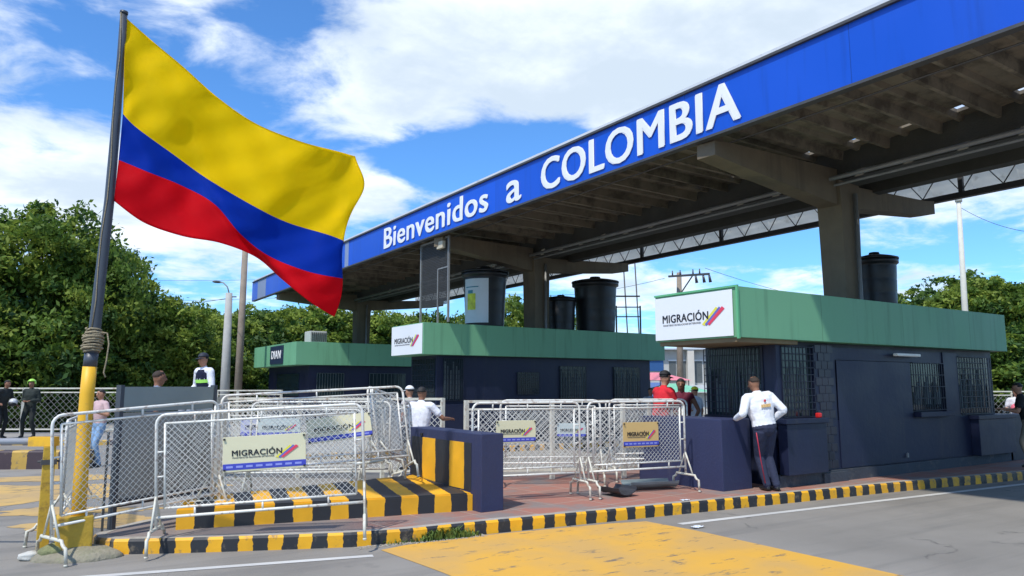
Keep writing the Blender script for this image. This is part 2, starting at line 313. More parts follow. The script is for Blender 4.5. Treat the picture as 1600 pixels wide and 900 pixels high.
# ------------------------------------------------------------------ ground
def ground_material():
    m = bpy.data.materials.new('asphalt'); m.use_nodes = True; t = m.node_tree; b = t.nodes['Principled BSDF']
    tc = N(t, 'ShaderNodeTexCoord')
    def nz(sc, de, ro=.6):
        n = N(t, 'ShaderNodeTexNoise'); t.links.new(tc.outputs['Object'], n.inputs['Vector']); n.inputs['Scale'].default_value = sc; n.inputs['Detail'].default_value = de; n.inputs['Roughness'].default_value = ro; return n.outputs[0]
    cr = N(t, 'ShaderNodeValToRGB'); t.links.new(M_(t, 'ADD', M_(t, 'MULTIPLY', nz(.35, 6), .6), M_(t, 'MULTIPLY', nz(90, 3, .8), .4)), cr.inputs[0])
    e = cr.color_ramp.elements; e[0].position = .3; e[0].color = (.165, .152, .130, 1); e[1].position = .7; e[1].color = (.325, .300, .262, 1)
    # fine cracks
    vo = N(t, 'ShaderNodeTexVoronoi', feature='DISTANCE_TO_EDGE'); mp = N(t, 'ShaderNodeMapping'); t.links.new(tc.outputs['Object'], mp.inputs[0])
    ad = N(t, 'ShaderNodeVectorMath', operation='ADD'); nn = N(t, 'ShaderNodeTexNoise'); nn.inputs['Scale'].default_value = 1.5; nn.inputs['Detail'].default_value = 6
    t.links.new(tc.outputs['Object'], nn.inputs['Vector']); t.links.new(mp.outputs[0], ad.inputs[0]); t.links.new(nn.outputs['Color'], ad.inputs[1]); t.links.new(ad.outputs[0], vo.inputs['Vector'])
    vo.inputs['Scale'].default_value = .45
    ck = M_(t, 'MULTIPLY', M_(t, 'SUBTRACT', 1.0, sm(t, vo.outputs['Distance'], 0.0, 0.010)), sm(t, nz(.6, 3), .5, .6))
    sp = sm(t, nz(28, 4, .75), .70, .74)
    m1 = N(t, 'ShaderNodeMix', data_type='RGBA'); t.links.new(M_(t, 'MULTIPLY', ck, .6), m1.inputs[0]); t.links.new(cr.outputs[0], m1.inputs[6]); m1.inputs[7].default_value = (.05, .048, .045, 1)
    m2 = N(t, 'ShaderNodeMix', data_type='RGBA'); t.links.new(M_(t, 'MULTIPLY', sp, .5), m2.inputs[0]); t.links.new(m1.outputs[2], m2.inputs[6]); m2.inputs[7].default_value = (.36, .34, .31, 1)
    ms = N(t, 'ShaderNodeMapping'); ms.inputs[2].default_value = (0, 0, R(5)); ms.inputs[3].default_value = (.10, 1.6, 1); t.links.new(tc.outputs['Object'], ms.inputs[0])
    ns = N(t, 'ShaderNodeTexNoise'); t.links.new(ms.outputs[0], ns.inputs['Vector']); ns.inputs['Scale'].default_value = 1.6; ns.inputs['Detail'].default_value = 7; ns.inputs['Roughness'].default_value = .7
    st = M_(t, 'MAXIMUM', sm(t, nz(.9, 7, .7), .56, .70), M_(t, 'MULTIPLY', sm(t, ns.outputs[0], .48, .68), .8))
    m3 = N(t, 'ShaderNodeMix', data_type='RGBA'); t.links.new(M_(t, 'MULTIPLY', st, .45), m3.inputs[0]); t.links.new(m2.outputs[2], m3.inputs[6]); m3.inputs[7].default_value = (.12, .116, .108, 1)
    t.links.new(m3.outputs[2], b.inputs['Base Color']); b.inputs['Roughness'].default_value = .85
    bp = N(t, 'ShaderNodeBump'); bp.inputs['Strength'].default_value = .5; bp.inputs['Distance'].default_value = .01; t.links.new(nz(120, 3, .8), bp.inputs['Height']); t.links.new(bp.outputs[0], b.inputs['Normal'])
    return m
asphalt = ground_material()
def sst(v, a, b):
    t = min(1, max(0, (v - a) / (b - a))); return t * t * (3 - 2 * t)
def ground_z(x, y):
    # behind the lanes at the far left the road drops away
    return -1.0 * sst(y - x * 0.3, 30.5, 34.5)
def make_ground():
    xs = sorted(set([-500, -200, -80, -40] + list(range(-30, 46, 2)) + [60, 100, 200, 500])); ys = sorted(set([-300, -100, -30, -10] + list(range(-6, 64, 1)) + [80, 120, 240, 600]))
    vs = [(x, y, ground_z(x, y)) for y in ys for x in xs]; nx = len(xs)
    fs = [(j * nx + i, j * nx + i + 1, (j + 1) * nx + i + 1, (j + 1) * nx + i) for j in range(len(ys) - 1) for i in range(nx - 1)]
    me = bpy.data.meshes.new('road'); me.from_pydata(vs, [], fs); me.update()
    tag(mesh_obj('road', me, asphalt), 'grey worn asphalt road surface of the border checkpoint', kind='structure')
make_ground()
# pavement island with kerb --------------------------------------------------
def chaikin(p, n=2):
    for _ in range(n):
        q = []
        for i in range(len(p)):
            a, b = Vector(p[i]), Vector(p[(i + 1) % len(p)]); q += [tuple(a * .75 + b * .25), tuple(a * .25 + b * .75)]
        p = q
    return p
def pave_material():
    m = bpy.data.materials.new('red_paving'); m.use_nodes = True; t = m.node_tree; b = t.nodes['Principled BSDF']
    tc = N(t, 'ShaderNodeTexCoord')
    br = N(t, 'ShaderNodeTexBrick'); mp = N(t, 'ShaderNodeMapping'); mp.inputs[2].default_value = (0, 0, R(-6)); t.links.new(tc.outputs['Object'], mp.inputs[0]); t.links.new(mp.outputs[0], br.inputs['Vector'])
    br.offset = 0; br.inputs['Scale'].default_value = 1; br.inputs['Brick Width'].default_value = .62; br.inputs['Row Height'].default_value = .5; br.inputs['Mortar Size'].default_value = .008
    br.inputs['Color1'].default_value = (.36, .15, .105, 1); br.inputs['Color2'].default_value = (.27, .145, .11, 1); br.inputs['Mortar'].default_value = (.36, .31, .25, 1)
    n = N(t, 'ShaderNodeTexNoise'); t.links.new(tc.outputs['Object'], n.inputs['Vector']); n.inputs['Scale'].default_value = 1.6; n.inputs['Detail'].default_value = 8; n.inputs['Roughness'].default_value = .65
    sp = N(t, 'ShaderNodeSeparateXYZ'); t.links.new(tc.outputs['Object'], sp.inputs[0])
    # the island's nose is paved in grey
    nose = M_(t, 'SUBTRACT', 1.0, sm(t, M_(t, 'ADD', sp.outputs[0], M_(t, 'MULTIPLY', n.outputs[0], .9)), 3.4, 4.3))
    f = M_(t, 'MAXIMUM', sm(t, n.outputs[0], .46, .66), nose)
    mx = N(t, 'ShaderNodeMix', data_type='RGBA'); t.links.new(M_(t, 'MULTIPLY', f, .88), mx.inputs[0]); t.links.new(br.outputs[0], mx.inputs[6]); mx.inputs[7].default_value = (.21, .19, .175, 1)
    t.links.new(mx.outputs[2], b.inputs['Base Color']); b.inputs['Roughness'].default_value = .85
    n4 = N(t, 'ShaderNodeTexNoise'); t.links.new(tc.outputs['Object'], n4.inputs['Vector']); n4.inputs['Scale'].default_value = 60
    bp = N(t, 'ShaderNodeBump'); bp.inputs['Strength'].default_value = .3; bp.inputs['Distance'].default_value = .01; t.links.new(n4.outputs[0], bp.inputs['Height']); t.links.new(bp.outputs[0], b.inputs['Normal'])
    return m
paving = pave_material()
def island(outline, kz, pm, km, name_l, stripe=None, kw=.13, smooth=1):
    pl = chaikin(outline, smooth)
    q_ = []
    for i in range(len(pl)):
        a_, b_ = Vector(pl[i - 1]), Vector(pl[(i + 1) % len(pl)]); d_ = (b_ - a_).normalized(); q_.append((pl[i][0] - d_.y * .06, pl[i][1] + d_.x * .06))
    m = MB(); m.prism(q_, -.05, kz - .004); o = m.build('pavement', pm); tag(o, name_l[0], kind='structure')
    # kerb: ring of blocks with a rounded upper edge; stripes on the outer face
    bm = bmesh.new(); uvl = bm.loops.layers.uv.new('UVMap'); n = len(pl); P = [Vector((p[0], p[1], 0)) for p in pl]
    off = []
    for i in range(n):
        d = (P[(i + 1) % n] - P[i - 1]).normalized(); off.append(Vector((d.y, -d.x, 0)))   # outward for counter-clockwise outlines
    u = 0; prev = None; rings = []
    prof = [(0.0, -.03, 1), (0.0, kz - .025, 1), (-.022, kz, 0), (-kw, kz, 0), (-kw, kz - .03, 0)]
    for i in range(n + 1):
        k = i % n
        if i: u += (P[k] - P[(i - 1) % n]).length
        rings.append(([bm.verts.new((P[k].x + off[k].x * a, P[k].y + off[k].y * a, z)) for a, z, _ in prof], u))
    for (a, ua), (b, ub) in zip(rings, rings[1:]):
        for j in range(len(prof) - 1):
            f = bm.faces.new((a[j], b[j], b[j + 1], a[j + 1])); f.material_index = 1 if j == 0 or j == 1 else 0
            if stripe is None: f.material_index = 0
            for l, uu in zip(f.loops, (ua, ub, ub, ua)): l[uvl].uv = (uu, prof[j][1])
    me = bpy.data.meshes.new('kerb'); bm.to_mesh(me); bm.free()
    o = mesh_obj('kerb', me, [km, stripe or km]); tag(o, name_l[1], kind='structure')
KZ = .15
out1 = [(0.80, 8.86), (1.34, 8.56), (2.2, 8.16), (3.38, 7.66), (4.54, 7.60), (5.88, 7.46), (7.92, 7.26), (10.06, 7.06), (12.04, 6.90), (15.44, 6.46), (22, 5.7), (22, 11.0), (7.4, 11.3), (3.6, 10.8), (1.5, 10.0), (.78, 9.35)]
island(out1, KZ, paving, kerb_conc, ('red paved walkway of the nearest island, grey at its nose', 'black and yellow striped kerb round the nearest island'), kerb_s)
pave_grey = mat('grey_paving', (.30, .28, .25), .9, .2, 2, bump=.3)
island([(3.5, 17.2), (22, 15.6), (22, 22.0), (3.5, 21.5), (2.6, 19.3)], KZ, pave_grey, kerb_conc, ('grey paved walkway of the middle island', 'worn kerb round the middle island'), kerb_s)
island([(3.5, 27.0), (22, 27.0), (22, 37.5), (3.5, 37.5), (2.8, 32)], KZ, pave_grey, kerb_conc, ('grey paved walkway of the farthest island', 'kerb round the farthest island'), None)
# left: low striped separator and the walkway beyond it
def low_wall(a, b, h, w, label):
    a = Vector(a); b = Vector(b); d = (b - a).normalized(); s = Vector((d.y, -d.x)); bm = bmesh.new(); uvl = bm.loops.layers.uv.new('UVMap'); L = (b - a).length
    n = 8; rings = []
    prof = [(w / 2, -.02), (w / 2 - .01, h - .03), (w / 2 - .04, h), (-w / 2 + .04, h), (-w / 2 + .01, h - .03), (-w / 2, -.02)]
    for i in range(n + 1):
        c = a + d * L * i / n; rings.append(([bm.verts.new((c.x + s.x * q, c.y + s.y * q, z)) for q, z in prof], L * i / n))
    for (p, ua), (q, ub) in zip(rings, rings[1:]):
        for j in range(5):
            f = bm.faces.new((p[j], q[j], q[j + 1], p[j + 1]))
            for l, uu in zip(f.loops, (ua, ub, ub, ua)): l[uvl].uv = (uu, 0)
    bm.faces.new(list(reversed(rings[0][0]))); bm.faces.new(rings[-1][0]); bmesh.ops.recalc_face_normals(bm, faces=bm.faces[:])
    me = bpy.data.meshes.new('lane_separator'); bm.to_mesh(me); bm.free(); o = mesh_obj('lane_separator', me, old_kerb); tag(o, label, 'kerb wall')
low_wall(W(-160, 15.6).xy, W(150, 15.9).xy, .37, .35, 'knee high lane separator with faded yellow and brown stripes, nearest the left edge')
w0, w1, w2, w3 = W(-420, 21.6), W(330, 22.0), W(330, 25.6), W(-420, 25.4)
island([tuple(w0.xy), tuple(W(-100, 21.8).xy), tuple(w1.xy), tuple(w2.xy), tuple(w3.xy)], KZ, pave_grey, kerb_conc, ('grey walkway where the helmeted officer stands', 'faded striped kerb of the walkway at far left'), old_kerb, smooth=0)
# paint on the road ----------------------------------------------------------
def paint_mat(name, col, edge, wear, sc=5):
    m = bpy.data.materials.new(name); m.use_nodes = True; t = m.node_tree; b = t.nodes['Principled BSDF']; tc = N(t, 'ShaderNodeTexCoord')
    mp = N(t, 'ShaderNodeMapping'); mp.inputs[3].default_value = (.45, 1.3, 1); t.links.new(tc.outputs['Object'], mp.inputs[0])
    n = N(t, 'ShaderNodeTexNoise'); t.links.new(mp.outputs[0], n.inputs['Vector']); n.inputs['Scale'].default_value = sc; n.inputs['Detail'].default_value = 9; n.inputs['Roughness'].default_value = .7
    n2 = N(t, 'ShaderNodeTexNoise'); t.links.new(tc.outputs['Object'], n2.inputs['Vector']); n2.inputs['Scale'].default_value = 1.1; n2.inputs['Detail'].default_value = 6
    c = N(t, 'ShaderNodeMix', data_type='RGBA'); t.links.new(sm(t, n2.outputs[0], .35, .65), c.inputs[0]); c.inputs[6].default_value = (*col, 1); c.inputs[7].default_value = (*edge, 1)
    m2 = N(t, 'ShaderNodeMix', data_type='RGBA'); t.links.new(sm(t, n.outputs[0], .70 - wear * .3, .78 - wear * .25), m2.inputs[0]); t.links.new(c.outputs[2], m2.inputs[6]); m2.inputs[7].default_value = (.15, .13, .10, 1)
    t.links.new(m2.outputs[2], b.inputs['Base Color']); b.inputs['Roughness'].default_value = .75
    n4 = N(t, 'ShaderNodeTexNoise'); t.links.new(tc.outputs['Object'], n4.inputs['Vector']); n4.inputs['Scale'].default_value = 110
    bp = N(t, 'ShaderNodeBump'); bp.inputs['Strength'].default_value = .4; bp.inputs['Distance'].default_value = .008; t.links.new(n4.outputs[0], bp.inputs['Height']); t.links.new(bp.outputs[0], b.inputs['Normal'])
    return m
road_yellow = paint_mat('road_yellow', (.68, .365, .045), (.56, .33, .09), .46); road_yellow2 = paint_mat('old_road_yellow', (.56, .36, .11), (.46, .31, .13), .55); road_white = paint_mat('road_white', (.60, .59, .55), (.5, .49, .46), .35)
def patch(poly, m, label, z=.004):
    bm = bmesh.new(); vs = [bm.verts.new((x, y, z)) for x, y in poly]; f = bm.faces.new(vs); bmesh.ops.recalc_face_normals(bm, faces=[f])
    if f.normal.z < 0: f.normal_flip()
    me = bpy.data.meshes.new('road_marking'); bm.to_mesh(me); bm.free(); o = mesh_obj('road_marking', me, m); tag(o, label, kind='structure')
rr = random.Random(3)
yp = [(3.29, 7.47), (3.62, 7.55), (4.1, 7.54), (4.7, 7.53), (5.5, 7.42), (6.3, 7.30), (6.76, 7.16), (6.83, 6.4), (6.81, 5.2), (6.79, 3.89), (6.8, 2.4), (3.6, 2.4), (3.55, 3.9), (3.42, 5.2), (3.38, 6.3)]
patch(yp, road_yellow, 'wide yellow painted area on the road in front of the island')
def strip(a, b, w, m, label):
    a = Vector(a); b = Vector(b); d = (b - a).normalized(); s = Vector((-d.y, d.x)) * w / 2; n = 24; L = []; Rr = []
    for i in range(n + 1):
        p = a + (b - a) * i / n; j = rr.uniform(-.006, .006); L.append(tuple(p + s * (1 + j))); Rr.append(tuple(p - s * (1 - j * 2)))
    patch(L + Rr[::-1], m, label)
strip((6.98, 6.80), (16.5, 6.05), .11, road_white, 'thin white line along the road beside the kerb at right')
strip((3.12, 7.27), (.55, 7.92), .10, road_white, 'thin white line along the road at lower left')
def rag(cx, cy, rx, ry, seed, rot=0):
    r = random.Random(seed); out = []
    ph = [r.uniform(0, 6.28) for _ in range(4)]
    for i in range(40):
        a = 2 * math.pi * i / 40; k = 1 + .16 * math.sin(3 * a + ph[0]) + .1 * math.sin(7 * a + ph[1]) + .06 * math.sin(13 * a + ph[2])
        x, y = rx * k * math.cos(a), ry * k * math.sin(a); out.append((cx + x * math.cos(rot) - y * math.sin(rot), cy + x * math.sin(rot) + y * math.cos(rot)))
    return out
patch(rag(.1, 14.4, 2.6, 1.25, 4, R(-14)), road_yellow2, 'worn ochre paint on the lane behind the flagpole')
patch(rag(.2, 16.6, 2.6, .42, 5, R(-20)), road_yellow2, 'ochre paint strip along the striped separator')
patch(rag(.75, 12.1, 1.0, .35, 8, R(-25)), road_yellow2, 'small ochre paint patch on the lane behind the bollard')
patch(rag(1.0, 10.9, .9, .5, 11, R(-25)), road_yellow2, 'ochre paint patch close behind the grey board')

# ------------------------------------------------------------------ canopy
def canopy():
    t = thing('border_canopy', (13.4, 8.6, 0), 'long concrete roof on columns with a blue welcome fascia across the lanes', 'canopy')
    Y0, Y1 = -6.0, 36.9
    m = MB(); m.box(9.24, 9.34, Y0, 34.59, 5.80, 6.67); f = m.build('fascia', blue_f, t, True)
    MB().box(9.236, 9.338, 34.6, 36.0, 5.80, 6.67).build('faded_panel', faded, f, True); MB().box(9.233, 9.338, 24.25, 24.6, 5.803, 6.667).build('faded_panel', faded, f, True)
    MB().box(9.24, 9.34, 36.01, 37.0, 5.80, 6.67).build('end_panel', blue_f, f, True)
    m = MB(); m.box(9.19, 9.40, Y0, Y1, 6.672, 6.715).box(9.22, 9.36, Y0, Y1, 5.755, 5.798); m.build('edge_trim', steel_d, f, True)
    m = MB(); m.box(9.26, 9.9, Y0, Y1, 6.717, 6.80)
    m.build('roof_edge', trim_w, t, True)
    # panel joints
    def letters(s, yl, yr, z0, h, bold):
        me = text_mesh(s, yl - yr, h, .012, bold)
        me.transform(Matrix(((0, 1, 0, 9.224), (-1, 0, 0, yl), (0, 0, 1, z0), (0, 0, 0, 1))))
        me.transform(Matrix.Translation(-t.location)); mesh_obj('lettering', me, letter_w, f)
    letters('Bienvenidos', 21.2, 15.05, 5.93, .66, .034)
    letters('a', 14.2, 13.62, 5.91, .78, .024)
    letters('COLOMBIA', 12.80, 7.44, 5.90, .71, .034)
    # folded concrete roof plates, front and rear half; small openings at the crests by the girder
    p = .95
    def plates(xa, xb, za, zb, hx0, hx1):
        b = MB(); prof = [(0, -.10), (.07, -.10), (.09, .13), (.36, .115), (.56, .10), (.60, .02), (.66, .02), (.68, .10), (.93, .08), (.95, -.10)] if hx0 else [(0, 0), (.08, 0), (.30, .20), (.62, .20), (.87, 0), (.95, 0)]
        y = Y0
        k = 0
        while y < Y1 - .5:
            k += 1
            jit = random.uniform(-.012, .012)
            for (ya, h0), (yb, h1) in zip(prof, prof[1:]):
                segs = [(xa, xb)]
                if hx0 and .35 < ya < .37:
                    q = random.choice((.02, .06, .10, .16, .2)); segs = [(xa, hx0 + q), (hx1 - random.uniform(0, .06), xb)]
                for a_, b_ in segs:
                    def z_(x): return za + (zb - za) * (x - xa) / (xb - xa) + jit
                    v = [(a_, y + ya, z_(a_) + h0), (b_, y + ya, z_(b_) + h0), (b_, y + yb, z_(b_) + h1), (a_, y + yb, z_(a_) + h1)]
                    u = [(q_[0], q_[1], q_[2] + .06) for q_ in v]
                    vv = [b.bm.verts.new(q_) for q_ in v + u]
                    for fc in ((3, 2, 1, 0), (4, 5, 6, 7), (0, 1, 5, 4), (2, 3, 7, 6), (1, 2, 6, 5), (3, 0, 4, 7)): b.bm.faces.new([vv[i] for i in fc])
            y += p
        me = bpy.data.meshes.new('roof_plates'); b.bm.to_mesh(me); b.bm.free(); me.transform(Matrix.Translation(-t.location)); mesh_obj('roof_plates', me, conc_p, t)
    plates(9.42, 13.25, 6.24, 6.20, 12.72, 13.02)
    plates(13.95, 17.95, 6.06, 6.82, None, None)
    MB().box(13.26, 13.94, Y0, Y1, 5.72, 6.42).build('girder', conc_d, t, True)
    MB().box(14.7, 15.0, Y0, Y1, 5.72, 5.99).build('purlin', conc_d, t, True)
    MB().tube([(12.95, Y0, 5.70), (12.95, Y1, 5.70)], .045).tube([(13.1, Y0, 5.60), (13.1, Y1, 5.60)], .028).build('service_pipe', steel_g, t, True)
    MB().tube([(10.3, Y0, 6.0), (10.3, Y1, 6.0)], .015, 6).build('cable', steel_d, t, True)
    # rear edge: sheet metal duct behind an open truss
    m = MB(); n = 14; y = Y0; rings = []
    while y < Y1:
        rj = .265 + random.uniform(-.008, .008)
        for dy, rr_ in ((0, rj), (.9, rj), (.905, rj + .012), (.945, rj + .012)):
            rings.append([Vector((18.62 + math.cos(2 * math.pi * k / n) * rr_, y + dy, 6.56 + math.sin(2 * math.pi * k / n) * rr_)) for k in range(n)])
        y += .95
    m.loft(rings); m.build('duct', duct_m, t, True)
    m = MB(); m.box(18.15, 18.30, Y0, Y1, 6.08, 6.22).bar((18.2, Y0, 6.86), (18.2, Y1, 6.86), .05); y = Y0; k = 0
    while y < Y1 - .5:
        m.bar((18.2, y, 6.22), (18.2, y + .45, 6.84), .020); m.bar((18.2, y + .45, 6.84), (18.2, y + .9, 6.22), .020)
        if k % 4 == 0: m.box(18.16, 18.25, y - .05, y + .05, 6.22, 6.84)
        y += .9; k += 1
    m.build('truss', steel_d, t, True)
    # columns with tapered cantilever arms
    for (xf, yf), (xr, yr), (xc, yc), lab in (((9.36, 8.28), (17.85, 9.05), (13.55, 8.60), 1), ((9.36, 17.85), (17.85, 19.75), (13.4, 18.92), 2), ((9.36, 33.0), (17.85, 33.6), (13.4, 33.25), 3)):
        a = Vector((xf, yf, 0)); r = Vector((xr, yr, 0)); d = (r - a).normalized(); s = Vector((-d.y, d.x, 0)); c = Vector((xc, yc, 0))
        m = MB()
        def ring(z, hw, hd): return [c + s * (i * hw) + d * (j * hd) + Vector((0, 0, z)) for i, j in ((-1, -1), (1, -1), (1, 1), (-1, 1))]
        m.loft([ring(0, .21, .30), ring(3.3, .23, .32), ring(5.0, .25, .34), ring(5.715, .25, .40)], smooth=False)
        col = m.build('column', conc, t, True)
        def asec(p, zb, zt, hw): return [p + s * hw + Vector((0, 0, zb)), p - s * hw + Vector((0, 0, zb)), p - s * hw + Vector((0, 0, zt)), p + s * hw + Vector((0, 0, zt))]
        m = MB(); m.loft([asec(a, 5.50, 5.74, .18), asec(a + d * .5, 5.46, 5.80, .18), asec(c - d * .34, 5.22, 5.95, .19)], smooth=False)
        m.box(a.x + .06, a.x + .30, a.y - .12, a.y + .12, 5.742, 5.99)
        m.build('front_arm', conc, col, True)
        m = MB(); m.loft([asec(c + d * .34, 5.26, 5.71, .19), asec(r - d * .5, 5.64, 5.98, .18), asec(r, 5.74, 6.05, .18)], smooth=False)
        m.build('rear_arm', conc, col, True)
        MB().tube([c + d * .1 - s * .29 + Vector((0, 0, 0)), c + d * .1 - s * .31 + Vector((0, 0, 5.5))], .04).build('drain_pipe', steel_g, col, True)
canopy()

# ------------------------------------------------------------------ booths
def mig_sign(parent, w, h, mtx, base_m, band=False, off=None):
    """sign face in local xz (facing -y), lower left at the origin, placed by mtx; lettering with three slanted strokes"""
    def add(me, name, m, par):
        me.transform(mtx); return mesh_obj(name, me, m, par)
    b = MB(); b.box(0, w, 0, .012, 0, h, .003); board = add(b.mesh('sign_board'), 'sign_board', base_m, parent)
    z0 = h * (.45 if band else .40); cap = h * (.17 if band else .19)
    te = text_mesh('MIGRACIÓN', w * (.60 if band else .60), cap, .003, .026); te.transform(Matrix.Translation((w * .11, -.004, z0))); add(te, 'lettering', black_ink, board)
    for word, xa, xw in (('MINISTERIO', 0, .145), ('DE', .155, .03), ('RELACIONES', .195, .145), ('EXTERIORES', .35, .15)):
        te = text_mesh(word, w * xw, cap * .22, .002, .01); te.transform(Matrix.Translation((w * (.115 + xa), -.003, z0 - cap * .42))); add(te, 'small_lettering', mat('grey_ink', (.10, .10, .11)), board)
    for i, (mm) in enumerate((mat('stroke_yellow', (.75, .68, .06), .5, .02), mat('stroke_blue', (.12, .14, .45), .5, .02), mat('stroke_red', (.70, .05, .10), .5, .02))):
        b = MB(); x = w * (.63 + i * .035); s_ = w * .19; th = w * (.035 if i == 0 else .022)
        b.bm.faces.new([b.bm.verts.new(q) for q in ((x, -.0045 - i * .001, z0 - cap * .55), (x + th, -.0045 - i * .001, z0 - cap * .75), (x + s_ + th, -.0045 - i * .001, z0 + cap * 1.05), (x + s_ - th * .4, -.0045 - i * .001, z0 + cap * 1.35))])
        add(b.mesh('stroke'), 'emblem_stroke', mm, board)
    if band:
        b = MB(); b.box(.0, w, -.003, -.0005, h * .055, h * .23); bd = add(b.mesh('band'), 'blue_band', mat('band_blue', (.045, .06, .42), .5, .05), board)
        b = MB()
        for k in range(8): b.box(w * (.04 + k * .118), w * (.12 + k * .118), -.0055, -.0035, h * .11, h * .17)
        add(b.mesh('marks'), 'band_marks', mat('band_pale', (.25, .28, .66), .5, .05), board)
        b = MB()
        for qx in (.02, .98):
            for qz in (.06, .94): b.box(w * qx - .009, w * qx + .009, -.02, .02, h * qz - .009, h * qz + .009)
        add(b.mesh('ties'), 'cable_ties', black_ink, board)
    return board
def grille(b, o, u, w, z0, z1, nu, nz_, out, th=.012):
    """window bars: o = corner (x,y), u = unit direction, out = outward offset vector"""
    o = Vector((o[0], o[1], 0)) + Vector((out[0], out[1], 0)); u = Vector((u[0], u[1], 0))
    for i in range(nu + 1):
        p = o + u * (w * i / nu); b.bar(p + Vector((0, 0, z0)), p + Vector((0, 0, z1)), th)
    for i in range(nz_ + 1):
        z = z0 + (z1 - z0) * i / nz_; b.bar(o + Vector((0, 0, z)), o + u * w + Vector((0, 0, z)), th)
def booth1():
    x0, x1, y0, y1, zb, zt = 8.9, 17.38, 7.37, 9.09, 2.40, 3.19
    wx0, wx1, wy0, wy1 = 9.98, 17.2, 7.55, 9.07
    t = thing('inspection_booth', (13.4, 8.4, KZ), 'nearest navy inspection booth with green fascia and white sign, officer at its counter', 'booth', 'booths under the canopy')
    m = MB(); m.box(x0, x1, y0, y1, zb + .02, zt, .008); f = m.build('fascia', green, t, True)
    m = MB(); m.bar((x0 - .012, y0 - .012, zb), (x0 - .012, y0 - .012, zt + .015), .035).bar((x0 - .012, y0, zt + .0), (x0 - .012, y1, zt + .0), .03); m.build('corner_trim', green_l, f, True)
    MB().box(x0 + .03, wx0 + .4, y0 + .06, y1 - .06, zb - .045, zb + .019).build('soffit', mat('soffit_wood', (.20, .15, .08), .8, .2, 2), t, True)
    MB().box(x0 + .45, x1 - .05, y0 + .05, y1 - .05, zb - .02, zb + .017).build('soffit_rear', navy_dark, t, True) if False else None
    mt = Matrix(((0, 1, 0, x0 - .032), (-1, 0, 0, y1 - .02), (0, 0, 1, zb + .045), (0, 0, 0, 1))); mt = Matrix.Translation(-t.location) @ mt
    mig_sign(t, y1 - y0 - .09, zt - zb - .09, mt, sign_white)
    # wall core
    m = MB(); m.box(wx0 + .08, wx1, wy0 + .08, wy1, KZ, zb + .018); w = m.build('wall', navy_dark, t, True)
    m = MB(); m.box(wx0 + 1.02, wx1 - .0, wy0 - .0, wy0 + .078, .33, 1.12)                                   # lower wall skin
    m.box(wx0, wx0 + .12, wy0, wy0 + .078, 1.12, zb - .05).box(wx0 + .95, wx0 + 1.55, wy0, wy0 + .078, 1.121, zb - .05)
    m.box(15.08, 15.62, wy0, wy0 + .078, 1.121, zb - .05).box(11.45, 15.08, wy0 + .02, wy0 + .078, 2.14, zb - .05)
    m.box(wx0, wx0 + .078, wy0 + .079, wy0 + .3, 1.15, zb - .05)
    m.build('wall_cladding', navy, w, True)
    # dark brick pier beside the first window
    m = MB()
    for i in range(15):
        for j in range(3):
            zz = .36 + i * .135; xx = 10.98 + j * .165 + (.08 if i % 2 else 0)
            if xx + .15 > 11.53: continue
            m.box(xx, xx + .155, wy0 - .010, wy0 - .001, zz, zz + .127, .003)
    m.build('tiled_pier', mat('dark_tile', (.018, .018, .03), .4, .3, 5), w, True)
    m = MB(); m.box(wx0 - .1, 17.55, wy0 - .05, wy0 + .07, KZ - .01, .325).box(10.95, 11.6, wy0 - .09, wy0 - .051, KZ - .01, .30); m.build('plinth', plinth_m, t, True)
    # steel shutter panel
    m = MB(); m.box(11.55, 13.85, wy0 - .016, wy0 - .003, .345, 2.13, .003).box(13.851, 15.2, wy0 - .014, wy0 - .003, .35, 1.10, .003); m.build('shutter', navy, t, True)
    m = MB(); m.box(13.5, 13.53, wy0 - .06, wy0 - .036, .42, .50); m.build('padlock', steel_g, t, True)
    # windows: glass, blinds, bars
    def window(xa, xb, za, zc, face='y', nu=12, nzz=9, blind=True):
        if face == 'y':
            g = MB().box(xa, xb, wy0 + .055, wy0 + .075, za, zc).build('window', glass_m, t, True)
            if blind:
                b = MB(); n = int((xb - xa) / .07)
                for i in range(n): 
                    if (i * 7) % 5 != 0: b.box(xa + i * .07 + .01, xa + i * .07 + .052, wy0 + .048, wy0 + .053, za + .1, zc - .25 - .1 * ((i * 3) % 4))
                b.build('blind', curtain_m, g, True)
            b = MB(); grille(b, (xa, wy0), (1, 0), xb - xa, za, zc, nu, nzz, (0, -.012)); b.build('window_bars', navy_dark, g, True)
        else:
            g = MB().box(wx0 + .055, wx0 + .075, xa, xb, za, zc).build('window', glass_m, t, True)
            if blind:
                b = MB(); n = int((xb - xa) / .07)
                for i in range(n):
                    if (i * 7) % 5 != 0: b.box(wx0 + .048, wx0 + .053, xa + i * .07 + .01, xa + i * .07 + .05, za + .05, zc - .3 - .1 * ((i * 3) % 4))
                b.build('blind', curtain_m, g, True)
            b = MB(); grille(b, (wx0, xa), (0, 1), xb - xa, za, zc, nu, nzz, (-.012, 0)); b.build('window_bars', navy_dark, g, True)
    window(10.1, 10.93, 1.21, 2.33, nu=9, nzz=10)
    window(13.95, 15.06, 1.25, 2.13, nu=13, nzz=4)
    window(15.65, 16.95, 1.15, 2.28, nu=12, nzz=10)
    window(7.80, 9.03, 1.21, 2.33, face='x', nu=16, nzz=10)
    MB().box(wx0 + .0, wx0 + .079, wy0 + .08, wy1, KZ, 1.2).build('front_wall', navy, w, True)
    # counters
    def counter(xa, xb, zt_, d=.20):
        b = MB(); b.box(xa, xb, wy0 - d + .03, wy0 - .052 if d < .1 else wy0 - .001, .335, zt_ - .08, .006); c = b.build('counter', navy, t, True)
        b = MB(); b.box(xa - .05, xb + .05, wy0 - d, wy0 - .001, zt_ - .078, zt_, .008); b.build('counter_top', navy, c, True)
